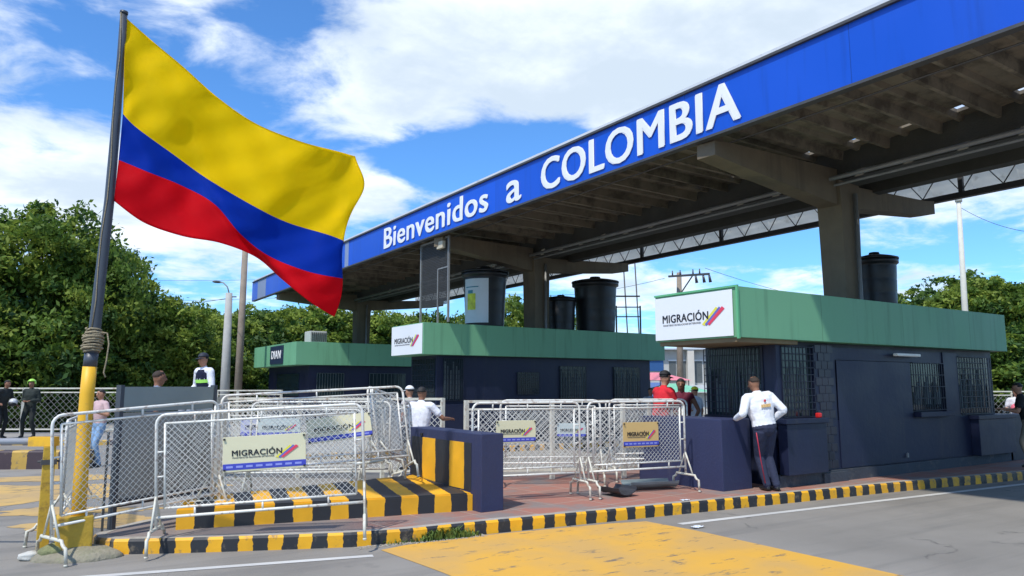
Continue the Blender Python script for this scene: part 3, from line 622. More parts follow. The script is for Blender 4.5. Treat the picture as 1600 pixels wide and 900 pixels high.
    counter(9.95, 10.95, 1.19); counter(15.95, 17.45, 1.12)
    MB().box(13.9, 15.12, wy0 - .14, wy0 - .002, 1.13, 1.22, .006).build('window_sill', navy, t, True)
    MB().box(17.46, 18.15, wy0 - .05, wy0 + .6, KZ - .005, 1.10, .006).build('rear_dark_block', navy_dark, t, True)  # plain dark block filling the black area past the far counter
    b = MB(); b.box(13.25, 14.05, wy0 - .13, wy0 - .04, 2.235, 2.29, .02); l = b.build('lamp_tube', mat('lamp_plastic', (.85, .83, .74), .4, .05), t, True)
    b = MB(); b.box(10.78, 10.86, wy0 - .17, wy0 - .09, 1.192, 1.27, .02); b.build('red_cap', mat('red_plastic', (.6, .02, .02), .4), t, True)
    return t
booth1()
def crash_block(x0, x1, y0, y1, zt, label, stripe=False, plinth=None, ch=False):
    t = thing('crash_block', ((x0 + x1) / 2, (y0 + y1) / 2, KZ), label, 'concrete block')
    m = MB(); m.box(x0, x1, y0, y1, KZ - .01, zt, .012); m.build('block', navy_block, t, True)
    if stripe:
        m = MB(); m.box(x0 - .006, x0 + .01, y0 + .245, y1 - .06, .385, zt - .125)
        o = m.build('striped_panel', block_face, t, True)
        m = MB(); m.box(x0 - .02, x0 + .02, y1 - .42, y1 - .36, zt - .11, zt - .07); m.build('lug', black_ink, t, True)
        pl = plinth; m = MB(); a = [m.bm.verts.new((p[0], p[1], KZ - .01)) for p in pl]; b = [m.bm.verts.new((p[0] + (.03 if i in (1, 2) else 0), p[1], p[2])) for i, p in enumerate(pl)]
        m.bm.faces.new(b)
        for k in range(len(pl)): m.bm.faces.new((a[k], a[(k + 1) % len(pl)], b[(k + 1) % len(pl)], b[k]))
        es = [e for e in m.bm.edges if all(v in b for v in e.verts)]
        bmesh.ops.recalc_face_normals(m.bm, faces=m.bm.faces[:]); bmesh.ops.bevel(m.bm, geom=es, offset=.015, segments=2, affect='EDGES')
        m.build('striped_plinth', block_top, t, True)
    return t
crash_block(4.90, 5.23, 8.12, 10.15, 1.10, 'navy concrete block with a black and yellow striped face and low striped plinth', True,
            plinth=[(4.895, 8.32, .36), (4.895, 10.05, .42), (1.75, 9.72, .38), (1.55, 8.99, .37)])
crash_block(8.85, 9.5, 7.72, 9.52, 1.20, 'plain navy concrete block in front of the nearest booth, the officer leans on it')

def booth2():
    x0, x1, y0, y1, zb, zt = 9.0, 17.95, 17.95, 19.95, 2.54, 3.40
    t = thing('inspection_booth', (13.4, 19, KZ), 'middle navy inspection booth with green fascia and three big black tanks on its roof', 'booth', 'booths under the canopy')
    f = MB().box(x0, x1, y0, y1, zb, zt, .008).build('fascia', green, t, True)
    mt = Matrix.Translation(-t.location) @ Matrix(((0, 1, 0, x0 - .02), (-1, 0, 0, y1 - .0), (0, 0, 1, zb + .02), (0, 0, 0, 1)))
    mig_sign(t, y1 - y0 - .04, zt - zb - .04, mt, sign_white)
    wx0, wx1, wy0, wy1 = 9.55, 17.5, 18.15, 19.8
    w = MB().box(wx0, wx1, wy0 + .06, wy1, KZ, zb - .001).build('wall', navy, t, True)
    MB().box(wx0, wx1, wy0 - .12, wy0 + .058, KZ, 1.2, .006).build('counter', navy, t, True)
    for xa, xb, za, zc, bl in ((9.75, 10.35, 1.3, 2.45, 1), (12.2, 12.95, 1.45, 2.1, 0), (13.75, 14.75, 1.3, 2.3, 1), (15.9, 17.0, 1.3, 2.3, 1)):
        g = MB().box(xa, xb, wy0 + .03, wy0 + .058, za, zc).build('window', glass_m, t, True)
        b = MB()
        n = int((xb - xa) / .09)
        for i in range(n): b.box(xa + i * .09 + .012, xa + i * .09 + .06, wy0 + .022, wy0 + .027, za + .04, zc - .08 - (.12 * (i % 3)))
        if bl: b.build('blind', curtain_m, g, True)
        b = MB(); grille(b, (xa, wy0), (1, 0), xb - xa, za, zc, 10, 8, (0, 0)); b.build('window_bars', navy_dark, g, True)
    g = MB().box(wx0 - .02, wx0 - .001, 18.3, 19.7, 1.25, 2.45).build('window', glass_m, t, True)
    b = MB(); grille(b, (wx0, 18.3), (0, 1), 1.4, 1.25, 2.45, 14, 8, (-.04, 0)); b.build('window_bars', navy_dark, g, True)
booth2()
def booth3():
    x0, x1, y0, y1, zb, zt = 8.86, 17.5, 28.5, 34.6, 2.51, 3.40
    t = thing('inspection_booth', (13.4, 32, KZ), 'farthest navy booth with pale green end and small dark sign, air conditioner on top', 'booth', 'booths under the canopy')
    MB().box(x0, x1, y0, y1, zb, zt, .008).build('fascia', green, t, True)
    b = MB(); b.box(x0 - .04, x0 - .002, 30.1, 31.9, zb + .08, zt - .07); s = b.build('sign_board', mat('dian_navy', (.02, .035, .07), .4, .05), t, True)
    me = text_mesh('DIAN', 1.3, .34, .01, .03); me.transform(Matrix.Translation(-t.location) @ Matrix(((0, 1, 0, x0 - .05), (-1, 0, 0, 31.65), (0, 0, 1, zb + .30), (0, 0, 0, 1)))); mesh_obj('lettering', me, letter_w, s)
    w = MB().box(9.5, 17.0, 28.8, 34.4, KZ, zb - .001).build('wall', navy, t, True)
    for xa, xb in ((9.8, 10.9), (12.0, 13.6), (14.6, 15.6)):
        g = MB().box(xa, xb, 28.76, 28.795, 1.3, 2.2).build('window', glass_m, t, True)
        b = MB(); grille(b, (xa, 28.75), (1, 0), xb - xa, 1.3, 2.2, 10, 1, (0, -.01)); b.build('window_bars', curtain_m, g, True)
    g = MB().box(9.46, 9.495, 30, 33, 1.3, 2.2).build('window', glass_m, t, True)
    a = thing('air_conditioner', (9.95, 29.5, zt), 'boxy white air conditioner on the roof of the farthest booth', 'air conditioner')
    MB().box(9.6, 10.3, 29.15, 29.85, zt, zt + .48, .03).build('housing', mat('ac_grey', (.5, .5, .47), .5, .1), a, True)
    b = MB()
    for i in range(8): b.box(9.66 + i * .08, 9.70 + i * .08, 29.12, 29.148, zt + .06, zt + .42)
    b.build('louvres', steel_d, a, True)
booth3()
# tanks ---------------------------------------------------------------------
def tank(x, y, z, r, h, label, lid=True):
    t = thing('water_tank', (x, y, z), label, 'water tank', 'black tanks on the booth roofs')
    prof = [(r * .80, 0), (r * .84, .04)]
    n = 4
    for i in range(n):
        a = .04 + (h * .86 - .04) * i / n; b = .04 + (h * .86 - .04) * (i + .86) / n; c = .04 + (h * .86 - .04) * (i + .93) / n
        f = lambda q: r * (.84 + .12 * q / h)
        prof += [(f(a), a + .02), (f(b), b), (f(c) - .005, c)]
    prof += [(r * .97, h * .87), (r * 1.04, h * .88), (r * 1.04, h * .93), (r * .98, h * .94)]
    MB().lathe(prof, 32).build('body', tank_m, t)
    MB().lathe([(r * 1.06, h * .941), (r * 1.06, h * .965), (r * .8, h * .99), (r * .25, h * 1.03), (r * .22, h * 1.06), (.02, h * 1.07)], 32).build('lid', tank_m, t)
    return t
tk = tank(11.5, 18.9, 3.40, .68, 1.75, 'widest black water tank, with a pale printed banner wrapped on its left side')
def banner():
    b = MB(); m = MB(); zz0, zz1 = .12, 1.42
    def arc(a, b_, z0, z1, rr_, mb, n=10):
        rin = [[Vector((math.cos(q) * rr_, math.sin(q) * rr_, z)) for z in (z0, z1)] for q in [a + (b_ - a) * i / n for i in range(n + 1)]]
        for p, q in zip(rin, rin[1:]): mb.bm.faces.new([mb.bm.verts.new(v) for v in (p[0], q[0], q[1], p[1])])
    a0, a1 = R(175), R(248)
    arc(a0, a1, zz0, zz1, .650, b); o = b.build('banner', mat('banner_white', (.62, .68, .70), .5, .05), tk)
    arc(R(188), R(214), .50, .98, .656, m); m.build('banner_print', mat('banner_yellow', (.6, .66, .05), .5, .4, 7), o)
    m = MB(); arc(R(182), R(222), 1.16, 1.19, .656, m); arc(R(190), R(206), .98, 1.08, .656, m); m.build('banner_caption', mat('banner_teal', (.05, .25, .32), .5, .1), o)
banner()
tank(14.5, 19.1, 3.40, .50, 1.15, 'smallest black water tank, beside the column on the middle booth')
tank(15.78, 18.9, 3.40, .74, 1.78, 'tall black water tank at the right end of the middle booth roof')
tank(14.98, 8.75, 3.0, .44, 1.42, 'black water tank right of the column on the nearest booth')
# mesh screen on booth 2 -----------------------------------------------------
def screen():
    t = thing('mesh_screen', (9.45, 18.3, 3.4), 'tall dark mesh screen between the middle booth roof and the canopy', 'mesh screen')
    b = MB()
    for y in (17.5, 19.15): b.bar((9.5, y, 3.40), (9.5, y, 5.75), .05)
    b.bar((9.5, 17.5, 4.9), (9.5, 18.1, 4.9), .035).bar((9.5, 18.1, 3.4), (9.5, 18.1, 4.9), .04).bar((9.5, 17.5, 5.72), (9.5, 19.15, 5.72), .05); b.build('frame', steel_g, t, True)
    b = MB(); y = 17.53
    while y < 19.1: b.bar((9.5, y, 3.9), (9.5, y, 5.72), .012); y += .045
    z = 3.9
    while z < 5.7: b.bar((9.5, 17.5, z), (9.5, 19.15, z), .012); z += .045
    b.build('netting', steel_d, t, True)
    MB().box(9.36, 9.46, 17.62, 17.95, 5.42, 5.62, .01).build('arm_end_box', mat('beige_box', (.5, .44, .32), .6), t, True)  # plain beige box added at the middle arm's front end, not a lamp
screen()
def frame_mast():
    t = thing('steel_frame', (17.3, 17.6, 0), 'thin steel ladder frame behind the middle booth, right of the big tank', 'steel frame')
    p = [W(x, 27) for x in (985, 1004)]
    b = MB()
    for q in (W(1003, 27), W(965, 27)): b.tube([q, q + Vector((0, 0, 5.0 if q == p[1] else 4.6))], .03, 6)
    a, c = W(965, 27), W(1003, 27)
    for z in (4.2, 4.55, 4.95): b.tube([a + Vector((0, 0, z)), c + Vector((0, 0, z))], .022, 6)
    b.tube([a + Vector((0, 0, 4.95)), c + Vector((0, 0, 4.95))], .03, 6)
    t.location = a; b.build('frame', steel_d, t, True)
    for i, px in enumerate((988, 1006)):
        q = W(px, 31); b = MB(); b.tube([q, at(px - 14, 412, 31)], .028, 6); o = b.build('guy_post', steel_d, None)
        tag(o, ('thin dark post up to the canopy edge, left of the pair' if i == 0 else 'thin dark post up to the canopy edge, right of the pair'), 'post', 'thin posts behind the middle booth')
frame_mast()

# ------------------------------------------------------------------ barriers
def barrier_meshes(L, H=1.32):
    """crowd barrier in the local xz plane, feet across y; returns list of (name, mesh, material)"""
    r = .0165; out = []
    def rounded(x0, x1, z0, z1, rad, bottom=True):
        pts = []
        def arc(cx, cz, a0, a1):
            for k in range(5):
                a = R(a0 + (a1 - a0) * k / 4); pts.append((cx + rad * math.cos(a), 0, cz + rad * math.sin(a)))
        pts.append((x0, 0, z0)); arc(x0 + rad, z1 - rad, 180, 90); arc(x1 - rad, z1 - rad, 90, 0); pts.append((x1, 0, z0)); return pts
    m = MB(); m.tube(rounded(0, L, .22, H, .10), r); m.tube([(0, 0, .34), (L, 0, .34)], r * .9)
    for x in (L * .18, L * .5, L * .82):
        m.tube([(x, 0, H), (x, 0, H - .10)], .011, 6); m.tube([(x, 0, .34), (x, 0, .43)], .011, 6)
    for z in (.75, 1.0):
        m.tube([(0, 0, z), (.085, 0, z)], .010, 6); m.tube([(L, 0, z), (L - .085, 0, z)], .010, 6)
    out.append(('outer_frame', m.mesh('outer_frame'), white_paint))
    m = MB(); a, b, c, d = .085, L - .085, .43, H - .09
    for p, q in (((a, c), (b, c)), ((b, c), (b, d)), ((b, d), (a, d)), ((a, d), (a, c))): m.tube([(p[0], 0, p[1]), (q[0], 0, q[1])], .013, 6)
    out.append(('inner_frame', m.mesh('inner_frame'), white_paint))
    m = MB(); s = .066; k = a - (d - c)
    while k < b:
        for sg in (1, -1):
            p0 = [k, c if sg > 0 else d]; p1 = [k + (d - c), d if sg > 0 else c]
            if p0[0] < a: p0[1] += sg * (a - p0[0]); p0[0] = a
            if p1[0] > b: p1[1] -= sg * (p1[0] - b); p1[0] = b
            if p1[0] - p0[0] > .01: m.bar((p0[0], .004 * sg, p0[1]), (p1[0], .004 * sg, p1[1]), .0040, up=Vector((0, 1, 0)))
        k += s
    out.append(('wire_mesh', m.mesh('wire_mesh'), wire_m))
    for x in (0, L):
        m = MB(); pts = [(x, -.31, .02), (x, -.30, .17)] + [(x, -.30 + .08 * math.sin(R(g)), .17 + .06 * (1 - math.cos(R(g)))) for g in (30, 60, 90)] + \
            [(x, .30 - .08 * math.sin(R(g)), .17 + .06 * (1 - math.cos(R(g)))) for g in (90, 60, 30)] + [(x, .30, .17), (x, .31, .02)]
        m.tube(pts, .017); m.tube([(x, -.17, .23), (x, 0, .56)], .013, 6); m.tube([(x, .17, .23), (x, 0, .56)], .013, 6)
        m.ell((x, -.31, .015), (.022, .022, .016), n=8, m=6).ell((x, .31, .015), (.022, .022, .016), n=8, m=6)
        out.append(('foot', m.mesh('foot'), old_white))
    return out
PROTO = {}
cream = mat('sign_cream', (.68, .64, .42), .5, .05, 2); cream2 = mat('sign_ochre', (.62, .42, .16), .5, .05, 2); pale_sign = mat('sign_pale_grey', (.50, .58, .56), .5, .05, 2)
def barrier(p0, p1, label, lean=(0, 0), sign=None, H=1.32):
    """p0, p1: base points of the two posts (left, right as seen from the road)"""
    p0 = Vector(p0); p1 = Vector(p1); X = (p1 - p0); Ln = X.length; X.normalize()
    up = Vector((lean[0], lean[1], 1.0)); Z = (up - X * up.dot(X)).normalized(); Y = Z.cross(X)
    key = (round(Ln, 1), H)
    if key not in PROTO: PROTO[key] = barrier_meshes(*key)
    t = bpy.data.objects.new('crowd_barrier', None); COL.objects.link(t); t.empty_display_size = .2
    t.matrix_world = Matrix(((X.x, Y.x, Z.x, p0.x), (X.y, Y.y, Z.y, p0.y), (X.z, Y.z, Z.z, p0.z), (0, 0, 0, 1)))
    tag(t, label, 'barrier', 'white mesh crowd barriers')
    first = {}
    for n, me, m in PROTO[key]:
        o = bpy.data.objects.new(n, me); COL.objects.link(o); o.parent = t
        if not me.materials: me.materials.append(m)
    if sign:
        x, z, w, h, mm, ry = sign
        mt = Matrix.Translation((x, -.03, z)) @ Matrix.Rotation(ry, 4, 'Y')
        mig_sign(t, w, h, mt, mm, band=True)
    return t
barrier(WM(89, 7.50, .0), WM(346, 8.95, .12), 'leftmost white mesh barrier beside the flagpole and yellow bollard, without a sign', H=1.41)
barrier((1.30, 8.56, .02), (3.25, 7.70, .13), 'front white barrier on the kerb with a level cream sign at its middle', sign=(.66, .75, .84, .36, cream, R(0)), H=1.38)
pc0, pc1 = WM(352, 9.4, .30), WM(645, 10.4, .42)
barrier(pc0, pc1, 'white barrier leaning back on the striped plinth, its cream sign slanting upwards', lean=(.12, .25), sign=(1.05, .60, .86, .33, cream, R(-3)))
barrier(WM(388, 10.9, .15), WM(604, 11.2, .15), 'white barrier with a pale blue grey sign, second row behind the slanting one', lean=(.05, .1), sign=(.10, .82, .60, .26, pale_sign, 0))
barrier(WM(345, 12.0, .0), WM(560, 12.1, .0), 'white barrier in the third row of the left stack, hidden mostly by others', sign=(.3, .9, .7, .3, mat('sign_lilac', (.42, .44, .62), .5), 0))
barrier(WM(582, 10.6, .42), WM(650, 12.0, .15), 'short white barrier turned end-on beside the striped block', lean=(-.15, .1))
barrier(WM(600, 10.9, .42), WM(640, 12.4, .1), 'rusty white barrier turned end-on, nearest the man in the white shirt', lean=(-.22, .1))
barrier(WM(100, 8.3, .0), WM(126, 10.2, 0), 'white barrier seen edge-on directly left of the yellow flagpole foot', lean=(.0, .05))
barrier(WM(331, 8.9, .14), WM(352, 10.9, .14), 'white barrier seen edge-on at the right end of the grey board')
barrier(WM(738, 10.15, .15), WM(910, 10.75, .15), 'white barrier directly right of the striped block, with a cream sign', sign=(.33, .78, .58, .30, cream, 0))
barrier(WM(919, 10.8, .15), WM(1068, 11.5, .15), 'white barrier with an ochre sign in front of the plain navy block', sign=(.58, .66, .62, .36, cream2, 0))
barrier(WM(782, 12.0, .15), WM(938, 12.1, .15), 'white barrier with a small pale sign, behind the one beside the striped block', sign=(.9, .74, .46, .22, pale_sign, 0))
barrier(WM(953, 12.6, .15), WM(1075, 12.9, .15), 'white barrier behind the ochre signed one, below the man in red')
def railing(pts, z0, z1, label, tube=.03, mesh=True, mats=None, half=None, wide=False):
    """fixed railing through points: posts, top rail, lower rail, wire mesh infill"""
    t = thing('railing', pts[0], label, 'railing', 'fixed white railings'); m = mats or old_white
    P = [Vector((p[0], p[1], 0)) for p in pts]
    for q in P: MB().bar(q + Vector((0, 0, z0)), q + Vector((0, 0, z1 + .02)), tube * 2.2).build('post', m, t, True)
    b = MB(); w = MB()
    for a, c in zip(P, P[1:]):
        u = (c - a).normalized()
        MB().bar(a + Vector((0, 0, z1)), c + Vector((0, 0, z1)), tube * 1.7, tube * 1.4).build('top_rail', m, t, True)
        MB().bar(a + Vector((0, 0, z0 + .15)), c + Vector((0, 0, z0 + .15)), tube * 1.3).build('lower_rail', m, t, True)
        MB().bar(a + Vector((0, 0, z1 - .13)), c + Vector((0, 0, z1 - .13)), tube * 1.1).build('middle_rail', m, t, True)
        L = (c - a).length; za, zb = z0 + .17, z1 - .14; s = .11 if not wide else .20; k = -(zb - za)
        while k < L:
            for sg in (1, -1):
                p0 = [k, za if sg > 0 else zb]; p1 = [k + (zb - za), zb if sg > 0 else za]
                if p0[0] < 0: p0[1] += sg * (-p0[0]); p0[0] = 0
                if p1[0] > L: p1[1] -= sg * (p1[0] - L); p1[0] = L
                if p1[0] - p0[0] > .02: w.bar(a + u * p0[0] + Vector((0, 0, p0[1])), a + u * p1[0] + Vector((0, 0, p1[1])), .009 if not wide else .007, up=u.cross(Vector((0, 0, 1))))
            k += s
    b.bm.free()
    if mesh: w.build('wire_mesh', wire_far if wide else wire_m, t, True)
    return t
railing([W(729, 12.6), W(862, 12.8), W(972, 12.9), W(1012, 13.3)], .15, 1.44, 'rusty box-topped white railing right of the striped block')
railing([W(341, 14.4), W(470, 14.2), W(600, 14.0), W(692, 13.9)], 0, 1.46, 'white mesh railing behind the left stack where the vested officer sits')
railing([W(340, 24.5), W(372, 24.5), W(440, 24.6)], 0, 1.55, 'pale railing below the lamp posts, behind the left stack', wide=True)
railing([W(x, 24.6) for x in (-60, 38, 130, 235)], .15, 1.62, 'long white railing behind the helmeted officer at far left', tube=.035, wide=True)
railing([W(x, 27.0) for x in (1540, 1580, 1640)], 0, 1.5, 'white railing beyond the right end of the nearest booth', wide=True)

# ------------------------------------------------------------------ flagpole and flag
def flagpole():
    base = Vector((.60, 8.98, 0)); top_d = 7.80
    def on(px, d, z): return W(px, d, z)
    b0 = at(123, 800, 7.80); tp = at(194, 25, 7.80)
    t = thing('flagpole', (b0.x, b0.y, 0), 'tall flagpole, yellow below and dark grey above, with rope wound round it', 'flagpole')
    d = (tp - b0).normalized()
    # the pole bows a little under the flag's pull
    zk = at(140.5, 573, 7.80); bend = [at(136, 615, 7.80), zk, at(148, 515, 7.80), at(158, 425, 7.80), at(171, 312, 7.80), at(181, 195, 7.80), at(189, 90, 7.80), at(193.5, 22, 7.80)]
    tp = bend[-1]; d = (bend[2] - bend[0]).normalized()
    MB().tube([at(120, 845, 7.80), at(128, 720, 7.80), bend[0], zk], .068, 16).build('lower_tube', yellow, t, True)
    MB().tube([zk, zk + d * .14], .066, 16).build('joint_collar', pole_d, t, True)
    MB().tube([zk + d * .05] + bend[2:], [.060, .058, .055, .050, .046, .041, .037], 14).tube([tp, tp + d * .03], .043, 14).build('upper_tube', pole_d, t, True)
    r = MB()
    for s0, s1, n, rad in ((.15, .22, 3, .072), (.18, .32, 5, .088), (.24, .36, 5, .080), (.28, .40, 4, .068)):
        pts = []; X = d.cross(Vector((0, 1, 0))).normalized(); Y = d.cross(X)
        for i in range(n * 12 + 1):
            a = 2 * math.pi * i / 12; f = i / (n * 12); rr_ = rad + random.uniform(-.010, .012)
            pts.append(zk + d * (s0 + (s1 - s0) * f + random.uniform(-.004, .004) + .02 * math.sin(a)) + (X * math.cos(a) + Y * math.sin(a)) * rr_)
        r.tube(pts, .012, 5)
    sd = Vector((CA, -SA, 0)); q = zk + d * .36
    r.tube([q + sd * .08, q + sd * .14 - d * .01, q + sd * .17 - d * .12, q + sd * .165 - d * .30, q + sd * .15 - d * .42, q + sd * .175 - d * .47], .008, 5)
    r.build('rope', rope_m, t, True)
    fd = Vector((-SA, -CA, 0))
    pts = [bend[2 + i // 2].lerp(bend[min(7, 3 + i // 2)], (i % 2) / 2) + fd * (.062 - .0023 * i) + sd * (.012 * math.sin(i * 1.7)) for i in range(11)]
    MB().tube(pts, .006, 5).build('halyard', rope_m, t, True)
    MB().box(b0.x - .19, b0.x + .13, b0.y - .13, b0.y + .15, .0, .40, .015).build('base_box', yellow_old, t, True)
    return tp, d
flagpole()
def flag():
    P = {  # rows: top, yellow/blue, blue/red, bottom (as directions), distances vary with the waves
        0: [(196, 27), (238, 64), (286, 104), (340, 152), (400, 193), (470, 221), (530, 237), (553, 244)],
        1: [(192, 178), (214, 200), (269, 240), (325, 280), (400, 324), (450, 348), (510, 366), (543, 377)],
        2: [(185, 252), (232, 271), (285, 292), (335, 320), (376, 368), (420, 402), (480, 426), (533, 437)],
        3: [(178, 314), (225, 348), (285, 369), (345, 380), (400, 402), (440, 436), (482, 470), (520, 495)]}
    f = 1162.; p = math.atan(153 / f)
    def at(px, py, d):
        v = 450 - py; fz = f * math.cos(p) - v * math.sin(p); zz = f * math.sin(p) + v * math.cos(p); u = px - 800
        k = d / fz; l = u * k
        return Vector((CA * l + SA * d, -SA * l + CA * d, 1.7 + zz * k))
    def cr(pts, t):
        n = len(pts) - 1; x = t * n; i = min(int(x), n - 1); u = x - i; g = lambda j: Vector(pts[max(0, min(n, j))])
        a, b, c, d = g(i - 1), g(i), g(i + 1), g(i + 2)
        return .5 * ((2 * b) + (c - a) * u + (2 * a - 5 * b + 4 * c - d) * u * u + (3 * b - a - 3 * c + d) * u ** 3)
    nu, nv = 90, 66; vs = []; vr = [0, .5, .75, 1.0]
    rowsv = [0, .5, .75, 1.0]
    for j in range(nv + 1):
        v = j / nv
        # piecewise between the four control rows with smooth blending
        for i in range(nu + 1):
            u = i / nu
            ctrl = [cr([q for q in P[k]], u) for k in range(4)]
            k = 0 if v <= .5 else (1 if v <= .75 else 2); a, b = rowsv[k], rowsv[k + 1]; w = (v - a) / (b - a)
            pix = ctrl[k].lerp(ctrl[k + 1], w)
            bulge = math.sin(math.pi * v) * 5 * math.sin(u * 5 + 1)
            d = 7.78 + .55 * u + .15 * math.sin(u * 7.2 - v * 2.6 + .4) * min(1, u * 2.2) + .07 * math.sin(u * 15 + v * 5) * min(1, u * 3) + .022 * math.sin(u * 26 - v * 11 + 2) * min(1, u * 4) + .012 * math.sin(u * 47 + v * 23) * math.sin(v * 9 + 1) + .028 * math.sin(v * 20 + u * 4) * math.exp(-u * 5)
            x = pix.x + (14 * math.exp(-((v - .17) / .12) ** 2) + 6 * math.sin(v * 9)) * max(0, (u - .85) / .15) ** 2
            vs.append(at(x, pix.y + 0 * bulge, d))
    bm = bmesh.new(); V = [bm.verts.new(v) for v in vs]
    for j in range(nv):
        vm = (j + .5) / nv
        for i in range(nu):
            q = bm.faces.new((V[j * (nu + 1) + i], V[(j + 1) * (nu + 1) + i], V[(j + 1) * (nu + 1) + i + 1], V[j * (nu + 1) + i + 1])); q.smooth = True
            q.material_index = 0 if vm < .5 else (1 if vm < .75 else 2)
    r = bmesh.ops.solidify(bm, geom=bm.faces[:], thickness=.003)
    me = bpy.data.meshes.new('flag'); bm.to_mesh(me); bm.free(); o0 = vs[0]; me.transform(Matrix.Translation(-o0))
    kw = dict(rough=.75, var=.03, scale=5, bump=.12, bscale=12, trans=.32, spec=.2)
    o = mesh_obj('flag', me, [mat('flag_yellow', (.95, .72, .001), **kw), mat('flag_blue', (.002, .055, .50), **kw), mat('flag_red', (.78, .004, .016), **kw)], None, o0)
    tag(o, 'large yellow, blue and red striped flag flying from the pole', 'flag')
flag()
# bollard, boom, nose mound, stones -------------------------------------------
def small_things():
    p = Vector((.33, 9.17, 0))
    t = thing('bollard', p, 'square yellow steel post at the nose of the island', 'bollard')
    MB().box(-.055, .055, -.055, .055, 0, 1.08, .006).build('post', yellow_old, t)
    MB().box(-.07, .07, -.07, .07, .90, .95).tube([(-.1, 0, .93), (.1, 0, .93)], .012, 6).build('bracket', steel_d, t)
    L = Vector((-CA, SA, 0)); a = p + Vector((0, 0, 1.13)) + L * -.06
    t = thing('boom_barrier', p + L * 4.2, 'grey boom arm with a yellow end resting on the yellow post', 'boom gate')
    MB().tube([a + L * .2, a + L * 4.2], .033, 10).build('arm', mat('boom_grey', (.42, .43, .45), .4, .1, 4), t, True)
    MB().bar(a, a + L * .26, .10, .095).build('end_cap', yellow, t, True)
    q = p + L * 4.2; MB().box(q.x - .18, q.x + .18, q.y - .18, q.y + .18, 0, 1.25, .02).build('cabinet', yellow, t, True)
    # rough concrete nose
    bm = bmesh.new(); bmesh.ops.create_icosphere(bm, subdivisions=4, radius=1)
    for v in bm.verts:
        n = 1 + .06 * math.sin(v.co.x * 7 + 1) * math.cos(v.co.y * 5) + random.uniform(-.012, .012)
        v.co = Vector((v.co.x * .46 * n, v.co.y * .30 * n, max(-.05, v.co.z * .11 * n)))
    for f in bm.faces: f.smooth = True
    me = bpy.data.meshes.new('concrete_mound'); bm.to_mesh(me); bm.free()
    o = mesh_obj('concrete_mound', me, mat('rough_concrete', (.26, .235, .17), .95, .25, 5, bump=.8, bscale=30, dirt=(.2, .2, .12), dirt_amt=.3, dscale=6), None, (.60, 8.90, 0)); o.rotation_euler = (0, 0, R(-33))
    tag(o, 'rough concrete mound at the tip of the nearest island, below the flagpole', 'concrete')
    def rock(x, y, r, sz, m, label, seed):
        rd = random.Random(seed); bm = bmesh.new(); bmesh.ops.create_icosphere(bm, subdivisions=3, radius=1)
        a = [rd.uniform(0, 6) for _ in range(4)]
        for v in bm.verts:
            n = 1 + .12 * math.sin(v.co.x * 4 + a[0]) + .1 * math.sin(v.co.y * 5 + a[1]) + .08 * math.sin(v.co.z * 7 + a[2]) + rd.uniform(-.02, .02); v.co = Vector((v.co.x * sz[0], v.co.y * sz[1], v.co.z * sz[2])) * n * r
        me = bpy.data.meshes.new('stone'); bm.to_mesh(me); bm.free()
        for f in me.polygons: f.use_smooth = True
        o = mesh_obj('stone', me, m, None, (x, y, r * sz[2] * .8)); tag(o, label, 'stone')
    rock(.22, 8.98, .10, (1.05, .7, .45), mat('white_stone', (.52, .51, .46), .8, .15, 6, bump=.4), 'smooth white stone lying left of the concrete mound', 1)
    rock(.40, 8.86, .11, (.9, .8, .8), mat('mossy_stone', (.20, .21, .10), .95, .4, 9, bump=.8), 'mossy green stone at the edge of the concrete mound', 2)
    # litter
    def litter(x, y, z, s, m, label, name='litter', cat='litter', seed=0):
        rd = random.Random(seed); bm = bmesh.new(); n = 7; V = [[bm.verts.new((i / (n - 1) - .5 + rd.uniform(-.05, .05), j / (n - 1) - .5 + rd.uniform(-.05, .05), .08 + rd.uniform(0, .28))) for i in range(n)] for j in range(n)]
        for i in range(n - 1):
            for j in range(n - 1): bm.faces.new((V[j][i], V[j][i + 1], V[j + 1][i + 1], V[j + 1][i]))
        me = bpy.data.meshes.new(name); bm.to_mesh(me); bm.free(); me.transform(Matrix.Diagonal((s, s * .6, s * .45, 1))); o = mesh_obj(name, me, m, None, (x, y, z)); tag(o, label, cat)
    wht = mat('crumpled_white', (.62, .66, .70), .5, .05)
    litter(6.98, 6.52, .0, .17, wht, 'crumpled white plastic bag on the road by the yellow paint', seed=1)
    litter(7.7, 7.40, KZ, .13, wht, 'small crumpled white paper on the pavement near the kerb', seed=2)
    # metal scraps below the ochre-signed barrier
    def scrap(px0, d0, px1, d1, w, z, m, label):
        a, b = W(px0, d0, z), W(px1, d1, z); d = (b - a).normalized(); s = Vector((-d.y, d.x, 0)); bm = MB()
        n = 8; ri = []
        for q in range(5):
            c = a.lerp(b, q / 4); row = []
            for k in range(n + 1):
                an = math.pi * k / n; row.append(c + s * (math.cos(an) * w / 2) + Vector((0, 0, -math.sin(an) * w * .28 + w * .28 + .004 * math.sin(q * 3 + k))))
            ri.append(row)
        for r0, r1 in zip(ri, ri[1:]):
            for k in range(n): bm.bm.faces.new([bm.bm.verts.new(x) for x in (r0[k], r0[k + 1], r1[k + 1], r1[k])])
        bmesh.ops.remove_doubles(bm.bm, verts=bm.bm.verts[:], dist=.0005); bmesh.ops.solidify(bm.bm, geom=bm.bm.faces[:], thickness=.008)
        o = bm.build('gutter_piece', m, None); tag(o, label, 'scrap metal')
    scrap(945, 11.1, 978, 10.75, .36, KZ + .03, mat('black_gutter', (.03, .03, .035), .5, .2, 5), 'black curved gutter piece on the pavement below the barriers')
    scrap(975, 11.5, 1048, 11.75, .34, KZ + .03, mat('grey_gutter', (.20, .24, .24), .5, .2, 5), 'grey green gutter piece lying against the navy block')
small_things()
